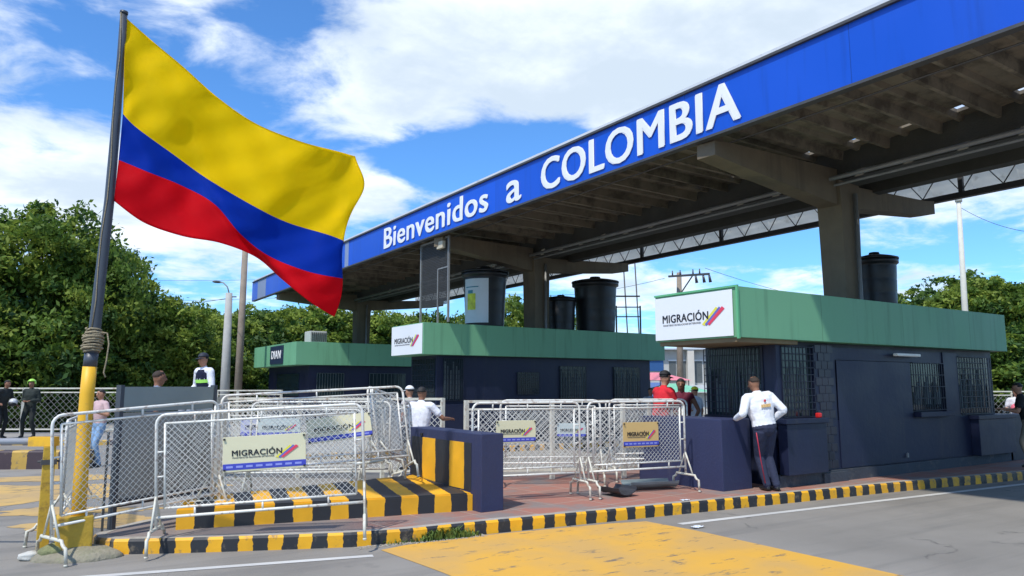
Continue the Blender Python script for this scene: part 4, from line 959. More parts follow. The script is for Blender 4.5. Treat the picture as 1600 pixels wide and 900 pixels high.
def board():
    a, b = WM(176, 8.35), WM(333, 9.75); u = (b - a).normalized(); n = Vector((u.y, -u.x, 0)); L = (b - a).length
    t = thing('metal_board', a, 'large grey sheet metal board in a dark frame behind the leftmost barriers', 'board')
    def P(x, z, o=0): return a + u * x + n * o + Vector((0, 0, z))
    def slab(name, x0, x1, z0, z1, th, m, par, o=0):
        q = MB(); q.loft([[P(x0, z0, o - th / 2), P(x0, z0, o + th / 2), P(x0, z1, o + th / 2), P(x0, z1, o - th / 2)], [P(x1, z0, o - th / 2), P(x1, z0, o + th / 2), P(x1, z1, o + th / 2), P(x1, z1, o - th / 2)]], smooth=False); return q.build(name, m, par, True)
    g1 = mat('board_grey_green', (.26, .30, .28), .45, .12, 1.5, dirt=(.24, .26, .23), dirt_amt=.2, dscale=1.5); g2 = mat('board_grey', (.33, .32, .28), .5, .15, 1.5, dirt=(.15, .14, .12), dirt_amt=.25, dscale=2, streak=True)
    slab('upper_panel', .05, L - .05, 1.41, 1.69, .05, g1, t); slab('lower_panel', .05, L - .05, .46, 1.40, .045, g2, t)
    slab('lower_rail', .05, L - .05, .38, .458, .09, pole_d, t)
    for x, z in ((.02, .15), (L - .06, .37)): slab('post', x - .02, x + .03, z, 1.71, .07, pole_d, t)
    q = a - u * .09; MB().box(q.x - .012, q.x + .012, q.y - .012, q.y + .012, KZ, 1.2).build('stay', steel_d, t, True)
board()
# weeds at the kerb -----------------------------------------------------------
def weeds():
    rd = random.Random(5); vs = []; fs = []
    for _ in range(750):
        k = rd.random(); cx = 3.4 + rd.random() ** .8 * 1.15; base_y = 7.72 if cx < 3.4 else 7.70 - (cx - 3.4) * .10; cy = base_y - rd.random() ** 1.5 * .10 + .02
        dens = math.exp(-((cx - 4.12) / .32) ** 2); 
        if rd.random() > .18 + dens: continue
        h = rd.uniform(.02, .06) + .11 * dens * rd.random(); a = rd.uniform(0, 6.28); l = rd.uniform(.2, .8) * h; w = rd.uniform(.004, .012)
        dx, dy = math.cos(a), math.sin(a); b = len(vs)
        vs += [(cx - dy * w, cy + dx * w, 0), (cx + dy * w, cy - dx * w, 0), (cx + dx * l * .5 + dy * w, cy + dy * l * .5 - dx * w, h * .7), (cx + dx * l * .5 - dy * w, cy + dy * l * .5 + dx * w, h * .7), (cx + dx * l * 1.3, cy + dy * l * 1.3, h)]
        fs += [(b, b + 1, b + 2, b + 3), (b + 3, b + 2, b + 4)]
    me = bpy.data.meshes.new('weeds'); me.from_pydata(vs, [], fs); o = mesh_obj('weeds', me, mat('weed_green', (.12, .19, .035), .8, .45, 12)); tag(o, 'patch of small green weeds growing along the kerb', 'weeds', kind='stuff')
    vs = []; fs = []
    for _ in range(900):
        cx = 3.1 + rd.random() * 1.5; cy = (7.68 if cx > 3.4 else 7.70) - rd.random() ** 2 * .12 - (cx - 3.4) * .08; s = rd.uniform(.003, .011); b = len(vs)
        vs += [(cx - s, cy, .005), (cx + s, cy - s, .005), (cx + s * .3, cy + s, .006), (cx, cy, .005 + s)]; fs += [(b, b + 1, b + 2), (b, b + 1, b + 3), (b + 1, b + 2, b + 3), (b + 2, b, b + 3)]
    me = bpy.data.meshes.new('grit'); me.from_pydata(vs, [], fs); o = mesh_obj('grit', me, mat('grit', (.34, .30, .24), .9, .5, 30)); tag(o, 'loose grit and leaf litter in the gutter below the kerb', 'grit', kind='stuff')
weeds()

# ------------------------------------------------------------------ people
def person(loc, yaw, label, shirt, trousers, skin=0, h=1.70, pelvis_z=None, lean=0.0, side=0.0, hands=None, feet=None, knees=None, sleeve='short', hair='short',
           cap=None, head_turn=0.0, head_nod=0.0, shoes=(.015, .014, .014), voxel=.012, vest=None, helmet=None, extra=None, broad=1.0, bulk=1.06, eyes=True):
    """one continuous body, voxel-fused from limb shapes; faces local +y; hands and feet as local targets"""
    s = h / 1.72; t = thing('person', loc, label, 'person', rz=yaw)
    sk = skins[skin]; mats_ = [sk, mat('cloth_%.2f_%.2f_%.2f' % shirt, shirt, .85, .10, 7, bump=.9, bscale=11), mat('cloth_%.2f_%.2f_%.2f' % trousers, trousers, .85, .12, 7, bump=.9, bscale=10), mat('shoe_%.2f' % shoes[0], shoes, .45, .1)]
    SK, SH, TR, SO = 0, 1, 2, 3
    pz = (.93 if pelvis_z is None else pelvis_z / s)
    pel = Vector((0, 0, pz)); tor = Quaternion((1, 0, 0), -lean) @ Quaternion((0, 1, 0), side)
    def up(v): return pel + tor @ Vector(v)
    waist, chest, shb, neck = up((0, 0, .13)), up((0, .01, .34)), up((0, -.005, .49)), up((0, .0, .56))
    hq = Quaternion((0, 0, 1), head_turn) @ Quaternion((1, 0, 0), -(lean * .45 + head_nod)); hc = neck + hq @ Vector((0, .025, .125))
    sh = [up((-.185 * broad, 0, .475)), up((.185 * broad, 0, .475))]
    prims = []; tmp = bmesh.new()
    X0 = Vector((1, 0, 0))
    def tube(pts, rad, m, asp=1.0, axis=None):
        """elliptical loft along pts; rad per point; asp widens along axis"""
        pts = [Vector(p) for p in pts]; n = 14; rg = []
        for i, p in enumerate(pts):
            d = (pts[min(i + 1, len(pts) - 1)] - pts[max(i - 1, 0)]).normalized(); ax = Vector(axis) if axis is not None else (X0 if abs(d.x) < .9 else Vector((0, 1, 0)))
            a = (ax - d * ax.dot(d)).normalized(); b = d.cross(a); r = rad[i]
            ra, rb = (r[0], r[1]) if isinstance(r, tuple) else (r * asp, r)
            if m in (1, 2): ra, rb = ra * bulk, rb * bulk
            rg.append((p, a, b, ra, rb, d))
        p, a, b, ra, rb, d = rg[0]; rg.insert(0, (p - d * min(ra, rb) * .55, a, b, ra * .62, rb * .62, d)); p, a, b, ra, rb, d = rg[-1]; rg.append((p + d * min(ra, rb) * .55, a, b, ra * .62, rb * .62, d))
        V = [[tmp.verts.new(p + a * (math.cos(6.2832 * k / n) * ra) + b * (math.sin(6.2832 * k / n) * rb)) for k in range(n)] for p, a, b, ra, rb, d in rg]
        for q, w in zip(V, V[1:]):
            for k in range(n): tmp.faces.new((q[k], q[(k + 1) % n], w[(k + 1) % n], w[k]))
        tmp.faces.new(list(reversed(V[0]))); tmp.faces.new(V[-1])
        for i in range(len(pts) - 1):
            for f in (0, .25, .5, .75, 1.0):
                ra = rad[i] if not isinstance(rad[i], tuple) else rad[i][1]; rb = rad[i + 1] if not isinstance(rad[i + 1], tuple) else rad[i + 1][1]
                prims.append((pts[i].lerp(pts[i + 1], f), ra + (rb - ra) * f, m))
    # torso
    hem = up((0, 0, .0))
    tube([hem, waist, chest, up((0, 0, .44)), up((0, 0, .52))], [(.168, .118), (.158, .112), (.178 * broad, .122), (.172 * broad, .105), (.085, .07)], SH, axis=tor @ X0)
    for i, q in enumerate(sh): tube([up((0, 0, .46)), q], [.075, .066], SH)
    tube([up((0, 0, .50)), neck, hc + hq @ Vector((0, -.02, -.06))], [.056, .050, .050], SK)
    # head
    tube([hc + hq @ Vector((0, .005, -.085)), hc + hq @ Vector((0, 0, -.03)), hc + hq @ Vector((0, -.008, .03)), hc + hq @ Vector((0, -.01, .075))], [(.050, .062), (.069, .085), (.074, .092), (.058, .072)], SK, axis=hq @ X0)
    tube([hc + hq @ Vector((0, .085, .01)), hc + hq @ Vector((0, .103, -.03))], [.010, .015], SK)
    for sx in (-1, 1): tube([hc + hq @ Vector((sx * .073, -.005, .015)), hc + hq @ Vector((sx * .073, 0, -.025))], [(.009, .017), (.008, .012)], SK)
    # legs
    feet = feet or [(-.10, .02, 0), (.10, -.02, 0)]
    hips = [pel + Vector((-.085, 0, -.03)), pel + Vector((.085, 0, -.03))]
    tube([hips[0] + Vector((.02, 0, .04)), hips[1] + Vector((-.02, 0, .04))], [.118, .118], TR)
    for i in (0, 1):
        ft = Vector(feet[i]) / s; an = ft + Vector((0, 0, .08)); hp = hips[i]; v = an - hp; Lm = .43
        if knees: kn = Vector(knees[i]) / s
        else:
            hl = v.length / 2; bend = math.sqrt(max(0, Lm * Lm - hl * hl)); kn = hp + v / 2 + Vector((0, 1, .15)).normalized() * min(bend, .3)
        tube([hp, hp.lerp(kn, .5), kn], [.092, .078, .060], TR); tube([kn, kn.lerp(an, .35), an + Vector((0, 0, .0))], [.060, .058, .047], TR)
        tube([an + Vector((0, -.03, -.045)), ft + Vector((0, .07, .035)), ft + Vector((0, .16, .025))], [(.038, .036), (.043, .032), (.032, .022)], SO)
    # arms
    hands = hands or [(-.27, .06, .82), (.27, .06, .82)]
    hand_data = []
    for i in (0, 1):
        a = sh[i]; hd = Vector(hands[i]) / s; v = hd - a; U, Fo = .30, .27
        if v.length > U + Fo - .01: v = v.normalized() * (U + Fo - .01); hd = a + v
        D = v.length; x = (U * U - Fo * Fo + D * D) / (2 * D); hh = math.sqrt(max(0, U * U - x * x)); pole = Vector((-.5 if i == 0 else .5, -.75, -.45)); pole = (pole - v.normalized() * pole.dot(v.normalized())).normalized()
        el = a + v.normalized() * x + pole * hh
        if sleeve == 'long': tube([a, a.lerp(el, .5), el], [.062, .055, .050], SH); tube([el, hd], [.050, .036], SH)
        elif sleeve == 'none': tube([a, el], [.048, .038], SK); tube([el, hd], [.039, .025], SK)
        else: tube([a, a.lerp(el, .62)], [.064, .060], SH); tube([a.lerp(el, .5), el], [.044, .039], SK); tube([el, hd], [.040, .025], SK)
        fd = (hd - el).normalized(); tube([hd, hd + fd * .075], [(.030, .016), (.036, .015)], SK)
        hand_data.append((hd, fd, i))
    if vest:
        pass
    me = bpy.data.meshes.new('b'); bmesh.ops.recalc_face_normals(tmp, faces=tmp.faces[:]); tmp.to_mesh(me); tmp.free()
    ob = bpy.data.objects.new('b', me); COL.objects.link(ob); md = ob.modifiers.new('r', 'REMESH'); md.mode = 'VOXEL'; md.voxel_size = voxel; md.use_smooth_shade = True
    sd = ob.modifiers.new('s', 'SMOOTH'); sd.factor = .5; sd.iterations = 2
    dg = bpy.context.evaluated_depsgraph_get(); dg.update(); body = bpy.data.meshes.new_from_object(ob.evaluated_get(dg)); bpy.data.objects.remove(ob); bpy.data.meshes.remove(me)
    C = np.array([p[0][:] for p in prims]); Rr_ = np.array([p[1] for p in prims]); Mi = np.array([p[2] for p in prims])
    nf = len(body.polygons); ce = np.empty(nf * 3); body.polygons.foreach_get('center', ce); ce = ce.reshape(-1, 3); idx = np.empty(nf, int)
    for a in range(0, nf, 4000):
        dd = np.linalg.norm(ce[a:a + 4000, None] - C[None], axis=2) - Rr_[None]; idx[a:a + 4000] = Mi[dd.argmin(1)]
    nrm = (tor @ Vector((0, 0, 1))); belt = np.array(pel[:]) + np.array(nrm[:]) * .045
    proj = (ce - belt) @ np.array(nrm[:])
    idx[(idx == SH) & (proj < 0) & (np.linalg.norm(ce - np.array(pel[:]), axis=1) < .25)] = TR
    idx[(idx == TR) & (proj > 0)] = SH
    bm = bmesh.new(); bm.from_mesh(body)
    for f, k in zip(bm.faces, idx): f.material_index = int(k); f.smooth = True
    hb = MB(); hb.bm.free(); hb.bm = bm; hb.mi = SK
    for hd, fd, i in hand_data:      # four fingers and a thumb, slightly curled
        pal = hd + fd * .07; sidev = fd.cross(Vector((0, 0, 1)) if abs(fd.z) < .8 else Vector((0, 1, 0))).normalized(); dn = fd.cross(sidev).normalized()
        if dn.z > 0: dn = -dn
        for k, ln in enumerate((.066, .078, .074, .058)):
            b0 = pal + sidev * ((k - 1.5) * .019); hb.tube([b0 - fd * .01, b0 + fd * ln * .5 + dn * .006, b0 + fd * ln * .85 + dn * .028], [.0095, .0085, .0065], 6)
        ts = sidev * (-.03 if i == 1 else .03); b0 = hd + fd * .03 + ts; hb.tube([b0, b0 + ts * .8 + fd * .025, b0 + ts * .9 + fd * .055 + dn * .01], [.011, .010, .007], 6)
    body2 = bpy.data.meshes.new('body'); bm.to_mesh(body2); bm.free(); body2.transform(Matrix.Diagonal((s, s, s, 1))); bpy.data.meshes.remove(body)
    bo = mesh_obj('body', body2, mats_, t)
    def hp(v): return (hc + hq @ Vector(v)) * s
    rot = hq.to_matrix()
    def shell(name, m, f0, ex, cz=.02, r=(.082, .10, .095), cut=None):
        """scalp shell: part of an ellipsoid over the head"""
        b = MB(); ret = bmesh.ops.create_uvsphere(b.bm, u_segments=20, v_segments=14, radius=1)
        dl = [v for v in ret['verts'] if cut(v.co)]
        bmesh.ops.delete(b.bm, geom=dl, context='VERTS')
        for v in b.bm.verts: v.co = Vector(hp((v.co.x * r[0] * ex, v.co.y * r[1] * ex - .012, v.co.z * r[2] * ex + cz)))
        bmesh.ops.solidify(b.bm, geom=b.bm.faces[:], thickness=.008)
        for f in b.bm.faces: f.smooth = True
        return b.build(name, m, t)
    if hair == 'short': shell('hair', hair_m, 0, 1.0, cut=lambda c: c.z < -.15 + .45 * max(0, c.y) + (.25 if c.y > .3 else 0))
    elif hair == 'crop': shell('hair', mat('cropped_hair', (.035, .022, .015), .8, .2, 30), 0, .96, cut=lambda c: c.z < -.10 + .6 * max(0, c.y + .1))
    elif hair == 'long':
        shell('hair', hair_m, 0, 1.03, cut=lambda c: c.z < (.35 if c.y > .35 else -.9))
        b = MB(); q = hp((0, -.085, -.05)); b.tube([q, q + Vector((0, -.02, -.12)), q + Vector((0, -.01, -.28))], [.07 * s, .06 * s, .03 * s], 10); b.build('hair_tail', hair_m, t)
    if cap:
        m = mat('cap_%.2f_%.2f_%.2f' % cap, cap, .7, .08, 6)
        c = shell('cap', m, 0, 1.10, cz=.035, cut=lambda c: c.z < .02)
        b = MB(); n = 10; L1 = []; L2 = []
        for k in range(n + 1):
            a = R(25 + 130 * k / n); L1.append(hp((math.cos(a) * .085, math.sin(a) * .10 - .015, .038))); L2.append(hp((math.cos(a) * .080, math.sin(a) * .175 - .012, .030 - .006 * math.sin(a))))
        for k in range(n): b.bm.faces.new([b.bm.verts.new(v) for v in (L1[k], L2[k], L2[k + 1], L1[k + 1])])
        bmesh.ops.remove_doubles(b.bm, verts=b.bm.verts[:], dist=.0003); bmesh.ops.solidify(b.bm, geom=b.bm.faces[:], thickness=.006); b.build('brim', m, c)
    if helmet:
        m = mat('helmet_%.2f_%.2f_%.2f' % helmet, helmet, .3, .05, 4)
        shell('helmet', m, 0, 1.42, cz=.02, cut=lambda c: c.z < -.35 + (.6 if c.y > .5 else 0))
    if eyes:
        b = MB()
        for sx in (-1, 1): b.ell(hp((sx * .031, .083, .008)), (.010 * s, .006 * s, .006 * s), n=8, m=6); b.bar(hp((sx * .018, .089, .030)), hp((sx * .046, .080, .030)), .006)
        b.build('eyes', hair_m, t)
        b = MB(); b.bar(hp((-.022, .091, -.060)), hp((.022, .091, -.060)), .007); b.build('mouth', mat('lips', (.22, .06, .05), .5), t)
    if vest:
        m = mat('vest_%.2f_%.2f_%.2f' % vest[0], vest[0], .8, .1, 6)
        b = MB(); n = 20; rg = []
        for z, ra, rb in ((.02, .182, .135), (.13, .172, .128), (.34, .192, .138), (.44, .182, .122), (.51, .12, .09)):
            rg.append([Vector((up((math.cos(6.2832 * k / n) * ra * broad, math.sin(6.2832 * k / n) * rb, z))) * s) for k in range(n)])
        b.loft(rg, cap=False); bmesh.ops.solidify(b.bm, geom=b.bm.faces[:], thickness=.006); v = b.build('vest', m, t)
        b = MB(); rg = []
        for z, ra, rb in ((.27, .194, .141), (.33, .197, .143)): rg.append([Vector((up((math.cos(6.2832 * k / n) * ra * broad, math.sin(6.2832 * k / n) * rb, z))) * s) for k in range(n)])
        b.loft(rg, cap=False); b.build('reflective_band', mat('band_%.2f_%.2f_%.2f' % vest[1], vest[1], .5, .05), v)
    if extra: extra(t, up, s)
    return t
YAW_AWAY = math.atan2(CA, SA) - math.pi / 2      # facing the same way as the camera looks
def face(a): return YAW_AWAY + R(a)               # a: degrees turned to the left from facing away
def officer_extra(t, up, s):
    b = MB(); me = text_mesh('POLFA', .16, .045, .002, .03)
    v0 = Vector(up((.08, -.131, .325))) * s
    me.transform(Matrix.Translation(v0) @ Matrix.Rotation(math.pi, 4, 'Z') @ Matrix.Identity(4)); bpy.data.meshes.remove(me)
    b = MB()
    for k in range(5): 
        q = Vector(up((-.07 + k * .035, -.1305 + abs(k - 2) * .004, .33))) * s; b.box(q.x - .013, q.x + .013, q.y - .032, q.y - .020, q.z - .024, q.z + .024, .002)
    b.build('back_print', mat('print_ochre', (.75, .50, .20), .6, .1), t)
    b = MB(); q = Vector(up((0, -.150, .40))) * s; b.ell(q, (.022, .006, .022), n=10, m=6)
    q = Vector(up((-.245, .0, .36))) * s; b.ell(q, (.006, .02, .022), n=10, m=6); b.build('badge', mat('badge_red', (.6, .03, .05), .6), t)
    b = MB(); b.tube([Vector((-.186, -.045, .86)), Vector((-.152, -.035, .68)), Vector((-.112, -.02, .47)), Vector((-.052, -.025, .12))], .008, 6); b.build('trouser_piping', mat('piping_red', (.45, .03, .06), .6), t)
# the officer at the counter: weight on his left hand on the block, legs together, seen from behind
person((9.42, 7.38, KZ), face(18), 'officer in white shirt and navy trousers leaning at the nearest booth, seen from behind', (.78, .79, .82), (.022, .028, .060), 0, 1.70, lean=.16, side=-.10,
       hands=[(-.36, .20, 1.06), (.22, .12, 1.03)], feet=[(.02, .03, 0), (.15, -.02, 0)], sleeve='long', hair='crop', voxel=.010, broad=1.14, bulk=1.2, extra=officer_extra, head_turn=.35, head_nod=.1)
def sash(t, up, s):
    b = MB(); pts = [Vector(up((-.12, .10, .47))) * s, Vector(up((-.03, .135, .34))) * s, Vector(up((.08, .14, .18))) * s, Vector(up((.15, .10, .06))) * s]
    for p, q in zip(pts, pts[1:]): b.bar(p, q, .018, .075, up=Vector((0, 1, 0)).cross((q - p).normalized()))
    b.build('white_bag_strap', mat('strap_white', (.75, .76, .80), .7), t)
person(W(1030, 13.0, KZ), face(-62), 'man in a black cap and red polo shirt leaning on the barriers', (.62, .015, .025), (.03, .06, .16), 1, 1.80, lean=.18, hands=[(-.12, .42, 1.08), (.10, .46, 1.06)], cap=(.012, .012, .014), voxel=.012, extra=sash)
person(W(1064, 13.7, KZ), face(165), 'woman in a maroon sleeveless top standing right of the man in red', (.12, .008, .025), (.03, .03, .04), 0, 1.68, lean=.05, hands=[(-.25, .22, 1.0), (.2, .3, 1.02)], sleeve='none', hair='long', voxel=.012)
person(W(1086, 19.0, 0), face(40), 'person in pale clothes and a yellow cap far behind the woman in maroon', (.6, .66, .72), (.05, .06, .12), 1, 1.66, cap=(.75, .72, .03), voxel=.018)
person(W(1016, 21.0, 0), face(190), 'person in a grey top far behind, at the right end of the middle booth', (.35, .35, .38), (.04, .04, .05), 0, 1.64, voxel=.018)
person(W(657, 12.6, 0), face(-28), 'man in a white T-shirt seen from behind, standing by the striped block', (.78, .79, .83), (.02, .022, .035), 0, 1.68, lean=.05, hands=[(-.1, .38, 1.22), (.34, .40, 1.15)], hair='short', voxel=.011, broad=1.12)
person(W(641, 15.6, 0), face(60), 'person in a white cap beyond the man in the white T-shirt', (.55, .5, .48), (.05, .05, .06), 1, 1.68, cap=(.72, .72, .70), voxel=.018)
person(W(322, 14.2, .0), face(150), 'officer in dark vest with a green band over white sleeves, seated on the railing', (.72, .74, .80), (.60, .62, .68), 1, 1.74, pelvis_z=1.50, lean=.12, hands=[(-.2, .28, 1.52), (.24, .22, 1.56)],
       knees=[(-.12, .42, 1.42), (.12, .42, 1.42)], feet=[(-.12, .40, 1.0), (.12, .40, 1.0)], sleeve='long', cap=(.015, .02, .035), vest=((.012, .02, .06), (.35, .75, .12)), voxel=.014)
person(W(246, 11.6, KZ), face(-60), 'man in a blue and grey vest standing behind the grey board', (.22, .25, .33), (.03, .03, .05), 0, 1.78, vest=((.03, .05, .12), (.25, .28, .34)), voxel=.014, hair='crop')
person(W(160, 16.2, 0), face(150), 'woman in pink and pale blue clothes between the flagpole and the grey board', (.52, .36, .36), (.22, .36, .55), 1, 1.62, hands=[(-.22, .25, 1.15), (.2, .28, 1.2)], hair='short', voxel=.016)
person(W(50, 23.0, KZ), face(185), 'officer in dark uniform with a bright green helmet at far left', (.018, .026, .022), (.012, .016, .014), 0, 1.72, hands=[(-.1, .18, 1.10), (.1, .18, 1.10)], sleeve='long', helmet=(.38, .72, .10), hair='none', voxel=.018, eyes=False, feet=[(-.17, 0, 0), (.17, 0, 0)])
person(W(4, 22.6, KZ), face(-100), 'officer in dark uniform holding a white helmet at the left edge', (.02, .024, .022), (.012, .014, .014), 0, 1.74, lean=.25, hands=[(-.2, .35, 1.0), (.38, .30, 1.05)], sleeve='long', voxel=.018)
hl_ = thing('helmet', W(23, 22.6, 1.22), 'x', 'helmet'); b_ = MB(); b_.ell((0, 0, 0), (.12, .14, .11), Matrix.Rotation(R(25), 3, 'Y'), n=16, m=10); b_.build('shell', mat('helmet_white', (.55, .55, .55), .3), hl_); b_ = MB(); b_.ell((-.02, -.03, -.05), (.115, .13, .08), n=14, m=8); b_.build('visor', black_ink, hl_); tag(hl_, 'white motorcycle helmet held out by the officer at the left edge', 'helmet')
person(W(1602, 14.6, KZ), face(60), 'man in a black T-shirt and khaki trousers leaning at the far counter, right edge', (.012, .012, .014), (.22, .19, .14), 1, 1.62, lean=.2, hands=[(-.15, .4, 1.1), (.2, .4, 1.1)], voxel=.014)
def pink(t, up, s):
    b = MB(); b.ell((0.05, .22, 1.10), (.16, .10, .14), n=12, m=8); b.build('pink_bundle', mat('pink_cloth', (.72, .16, .22), .8, .1, 8), t)
person(W(1586, 20.5, 0), face(160), 'woman in white holding a pink bundle, beyond the far end of the nearest booth', (.66, .66, .70), (.05, .06, .12), 1, 1.62, hands=[(-.1, .25, 1.1), (.15, .25, 1.1)], hair='long', voxel=.018, extra=pink)

# ------------------------------------------------------------------ background
leafA = mat('leaves_mid', (.115, .19, .028), .6, .40, .8, trans=.40, spec=.3); leafB = mat('leaves_dark', (.045, .10, .02), .6, .40, .8, trans=.3, spec=.3); leafC = mat('leaves_yellowish', (.23, .30, .045), .6, .35, .8, trans=.40, spec=.3)
bark = mat('bark', (.12, .09, .06), .95, .3, 4, bump=.6)
def crown_mesh(seed, blobs, n_clump, n_leaf, leaf, clump_r, mix=(.5, .25, .25)):
    """leaf-sized faces gathered in drooping clumps spread over the blobs' outer volume"""
    rg = np.random.default_rng(seed); vol = np.array([b[3] * b[4] * b[5] for b in blobs]) ** .7; pr = vol / vol.sum()
    bi = rg.choice(len(blobs), n_clump, p=pr); B = np.array(blobs)[bi]
    d = rg.normal(size=(n_clump, 3)); d /= np.linalg.norm(d, axis=1)[:, None]; r = rg.uniform(.35, 1.0, n_clump) ** .32
    c = B[:, :3] + d * B[:, 3:6] * r[:, None] * rg.uniform(.86, 1.10, n_clump)[:, None]
    cr = clump_r * rg.uniform(.5, 1.3, n_clump)
    ci = np.repeat(np.arange(n_clump), n_leaf); m = len(ci)
    o = rg.normal(size=(m, 3)) * .5; o[:, 2] *= .45; o[:, 2] -= .28 * (o[:, 0] ** 2 + o[:, 1] ** 2)
    p = c[ci] + o * cr[ci][:, None]
    a = rg.normal(size=(m, 3)); a[:, 2] = a[:, 2] * .5 - .35; a /= np.linalg.norm(a, axis=1)[:, None]
    nn = rg.normal(size=(m, 3)); nn[:, 2] += 1.1; b = np.cross(a, nn); b /= np.linalg.norm(b, axis=1)[:, None] + 1e-6
    L = leaf * rg.uniform(.6, 1.3, m)[:, None]; w = L * .23
    v = np.stack([p - a * L * .5, p + b * w, p + a * L * .5, p - b * w], 1).reshape(-1, 3)
    f = np.arange(m * 4).reshape(-1, 4)
    me = bpy.data.meshes.new('crown'); me.vertices.add(m * 4); me.vertices.foreach_set('co', v.ravel()); me.loops.add(m * 4); me.loops.foreach_set('vertex_index', f.ravel().astype(np.int32))
    me.polygons.add(m); me.polygons.foreach_set('loop_start', (np.arange(m) * 4).astype(np.int32)); me.polygons.foreach_set('loop_total', np.full(m, 4, np.int32))
    mi = rg.choice(3, n_clump, p=list(mix))[ci]; me.polygons.foreach_set('material_index', mi.astype(np.int32)); me.update(); me.validate()
    return me
def tree_proto(seed, blobs, nc, nl, leaf, cr, trunk_r, label, mix, name='leafy_tree'):
    t = thing(name, (0, 0, 0), label, 'tree', 'trees behind the checkpoint')
    mesh_obj('crown', crown_mesh(seed, blobs, nc, nl, leaf, cr, mix), [leafA, leafB, leafC], t)
    b = MB(); rd = random.Random(seed); H = max(q[2] for q in blobs)
    b.tube([(0, 0, -.1), (.05, 0, H * .2), (.1, .05, H * .45)], [trunk_r * 1.2, trunk_r, trunk_r * .8], 10)
    for q in blobs[:6]:
        e = Vector(q[:3]); s0 = Vector((.08, .03, H * .38)); mid = s0.lerp(e, .5) + Vector((rd.uniform(-.2, .2), rd.uniform(-.2, .2), .2)); b.tube([s0, mid, e], [trunk_r * .6, trunk_r * .35, trunk_r * .12], 7)
    b.build('trunk', bark, t); return t
rd = random.Random(21)
def blobs_wide(h, r, low):
    out = []
    for i in range(13):
        a = 6.28 * i / 13 * 2.4; k = rd.uniform(.25, .75) * r; z = low + (h - low) * rd.uniform(.12, .80); q = rd.uniform(.30, .46) * r
        out.append((math.cos(a) * k, math.sin(a) * k, min(z, h - q * .7), q * 1.2, q * 1.2, q * .75))
    out.append((0, 0, h * .78, r * .5, r * .5, h * .2)); out.append((0, 0, low + (h - low) * .4, r * .8, r * .8, (h - low) * .3)); return out
protoA = tree_proto(1, blobs_wide(8.2, 5.2, 1.6), 1250, 70, .25, .62, .28, 'x', (.5, .2, .3))
protoB = tree_proto(2, blobs_wide(5.6, 3.8, .9), 640, 66, .23, .48, .16, 'x', (.4, .1, .5))
protoC = tree_proto(3, blobs_wide(7.0, 4.2, 1.4), 700, 60, .27, .50, .2, 'x', (.45, .15, .4))
protoD = tree_proto(4, blobs_wide(5.0, 3.4, .4), 800, 48, .27, .5, .15, 'x', (.4, .5, .1))
used = set()
trees = [  # direction px, distance, scale, turn, proto, label
 (30, 32.5, 1.02, 0, 'A', 'largest spreading tree, filling the left edge above the officers'),
 (-120, 31, 1.0, 2, 'A', 'big spreading tree half outside the left edge of the view'),
 (138, 35.0, .80, 4, 'A', 'tall feathery tree directly behind the flagpole'),
 (218, 37, 1.12, 1, 'B', 'low bushy tree right of the flagpole, above the man in the blue vest'),
 (90, 33.5, 1.0, 3.3, 'D', 'dark bushy tree low behind the left railing'),
 (0, 32.0, 1.0, 5.1, 'D', 'dark bushy tree low at the left edge behind the railing'),
 (160, 34.5, 1.0, 1.3, 'D', 'dark bushy tree low behind the flagpole foot'),
 (292, 43, 1.08, 2, 'B', 'round topped tree left of the street lamp'),
 (345, 46, 1.22, 5, 'B', 'tall bushy tree directly behind the street lamp'),
 (405, 46, 1.12, 3, 'D', 'bushy tree between the wooden pole and the farthest booth'),
 (250, 40, 1.0, 0.4, 'D', 'shady bushy tree above the grey board'),
 (330, 41, .95, 2.2, 'D', 'shady bushy tree below the street lamp arm'),
 (452, 50, 1.28, 1, 'B', 'bright leafy tree behind the left end of the farthest booth'),
 (520, 52, 1.30, 4, 'B', 'leafy tree behind the air conditioner'),
 (600, 53, 1.25, 0, 'B', 'leafy tree right of the farthest column'),
 (672, 56, 1.15, 2, 'D', 'leafy tree seen through the mesh screen'),
 (755, 58, 1.1, 3, 'B', 'distant tree behind the banner tank'),
 (815, 60, 1.30, 5, 'B', 'distant tree beside the middle column'),
 (1425, 50, .98, 1, 'C', 'loose topped tree right of the tank on the nearest booth'),
 (1488, 52, 1.12, 4, 'C', 'tall tree directly behind the concrete lamp pole'),
 (1556, 46, 1.06, 2, 'C', 'broad bright tree at the right, above the booth end'),
 (1640, 45, 1.05, 5, 'C', 'broad tree cut by the right edge'),
 (1590, 40, 1.0, 0, 'D', 'dense low tree above the right railing'),
 (1530, 42, 1.0, 2, 'D', 'dense low tree behind the right end of the nearest booth'),
]
HT = {'A': 8.2, 'B': 5.6, 'C': 7.0, 'D': 5.0}
TOPS = {}
for px, d, sc, rot, pk, lab in trees:     # crown tops where they stand against the sky
    y = {30: 318, 138: 368, 218: 460, 292: 482, 345: 482, 405: 488, 452: 474, 520: 480, 600: 488, 672: 486, 755: 490, 815: 462, 1425: 452, 1488: 428, 1556: 428, 1640: 430, -120: 330}.get(px)
    if y: q = at(px, y, d); TOPS[lab] = (q.z - ground_z(q.x, q.y)) / HT[pk]
for px, d, sc, rot, pk, lab in trees:
    pr = {'A': protoA, 'B': protoB, 'C': protoC, 'D': protoD}[pk]
    o = pr if pk not in used else copy_tree(pr); used.add(pk)
    q = W(px, d); o.location = (q.x, q.y, ground_z(q.x, q.y)); o.rotation_euler = (0, 0, rot); zs = TOPS[lab] if lab in TOPS else sc; o.scale = (sc, sc, zs); o['label'] = lab
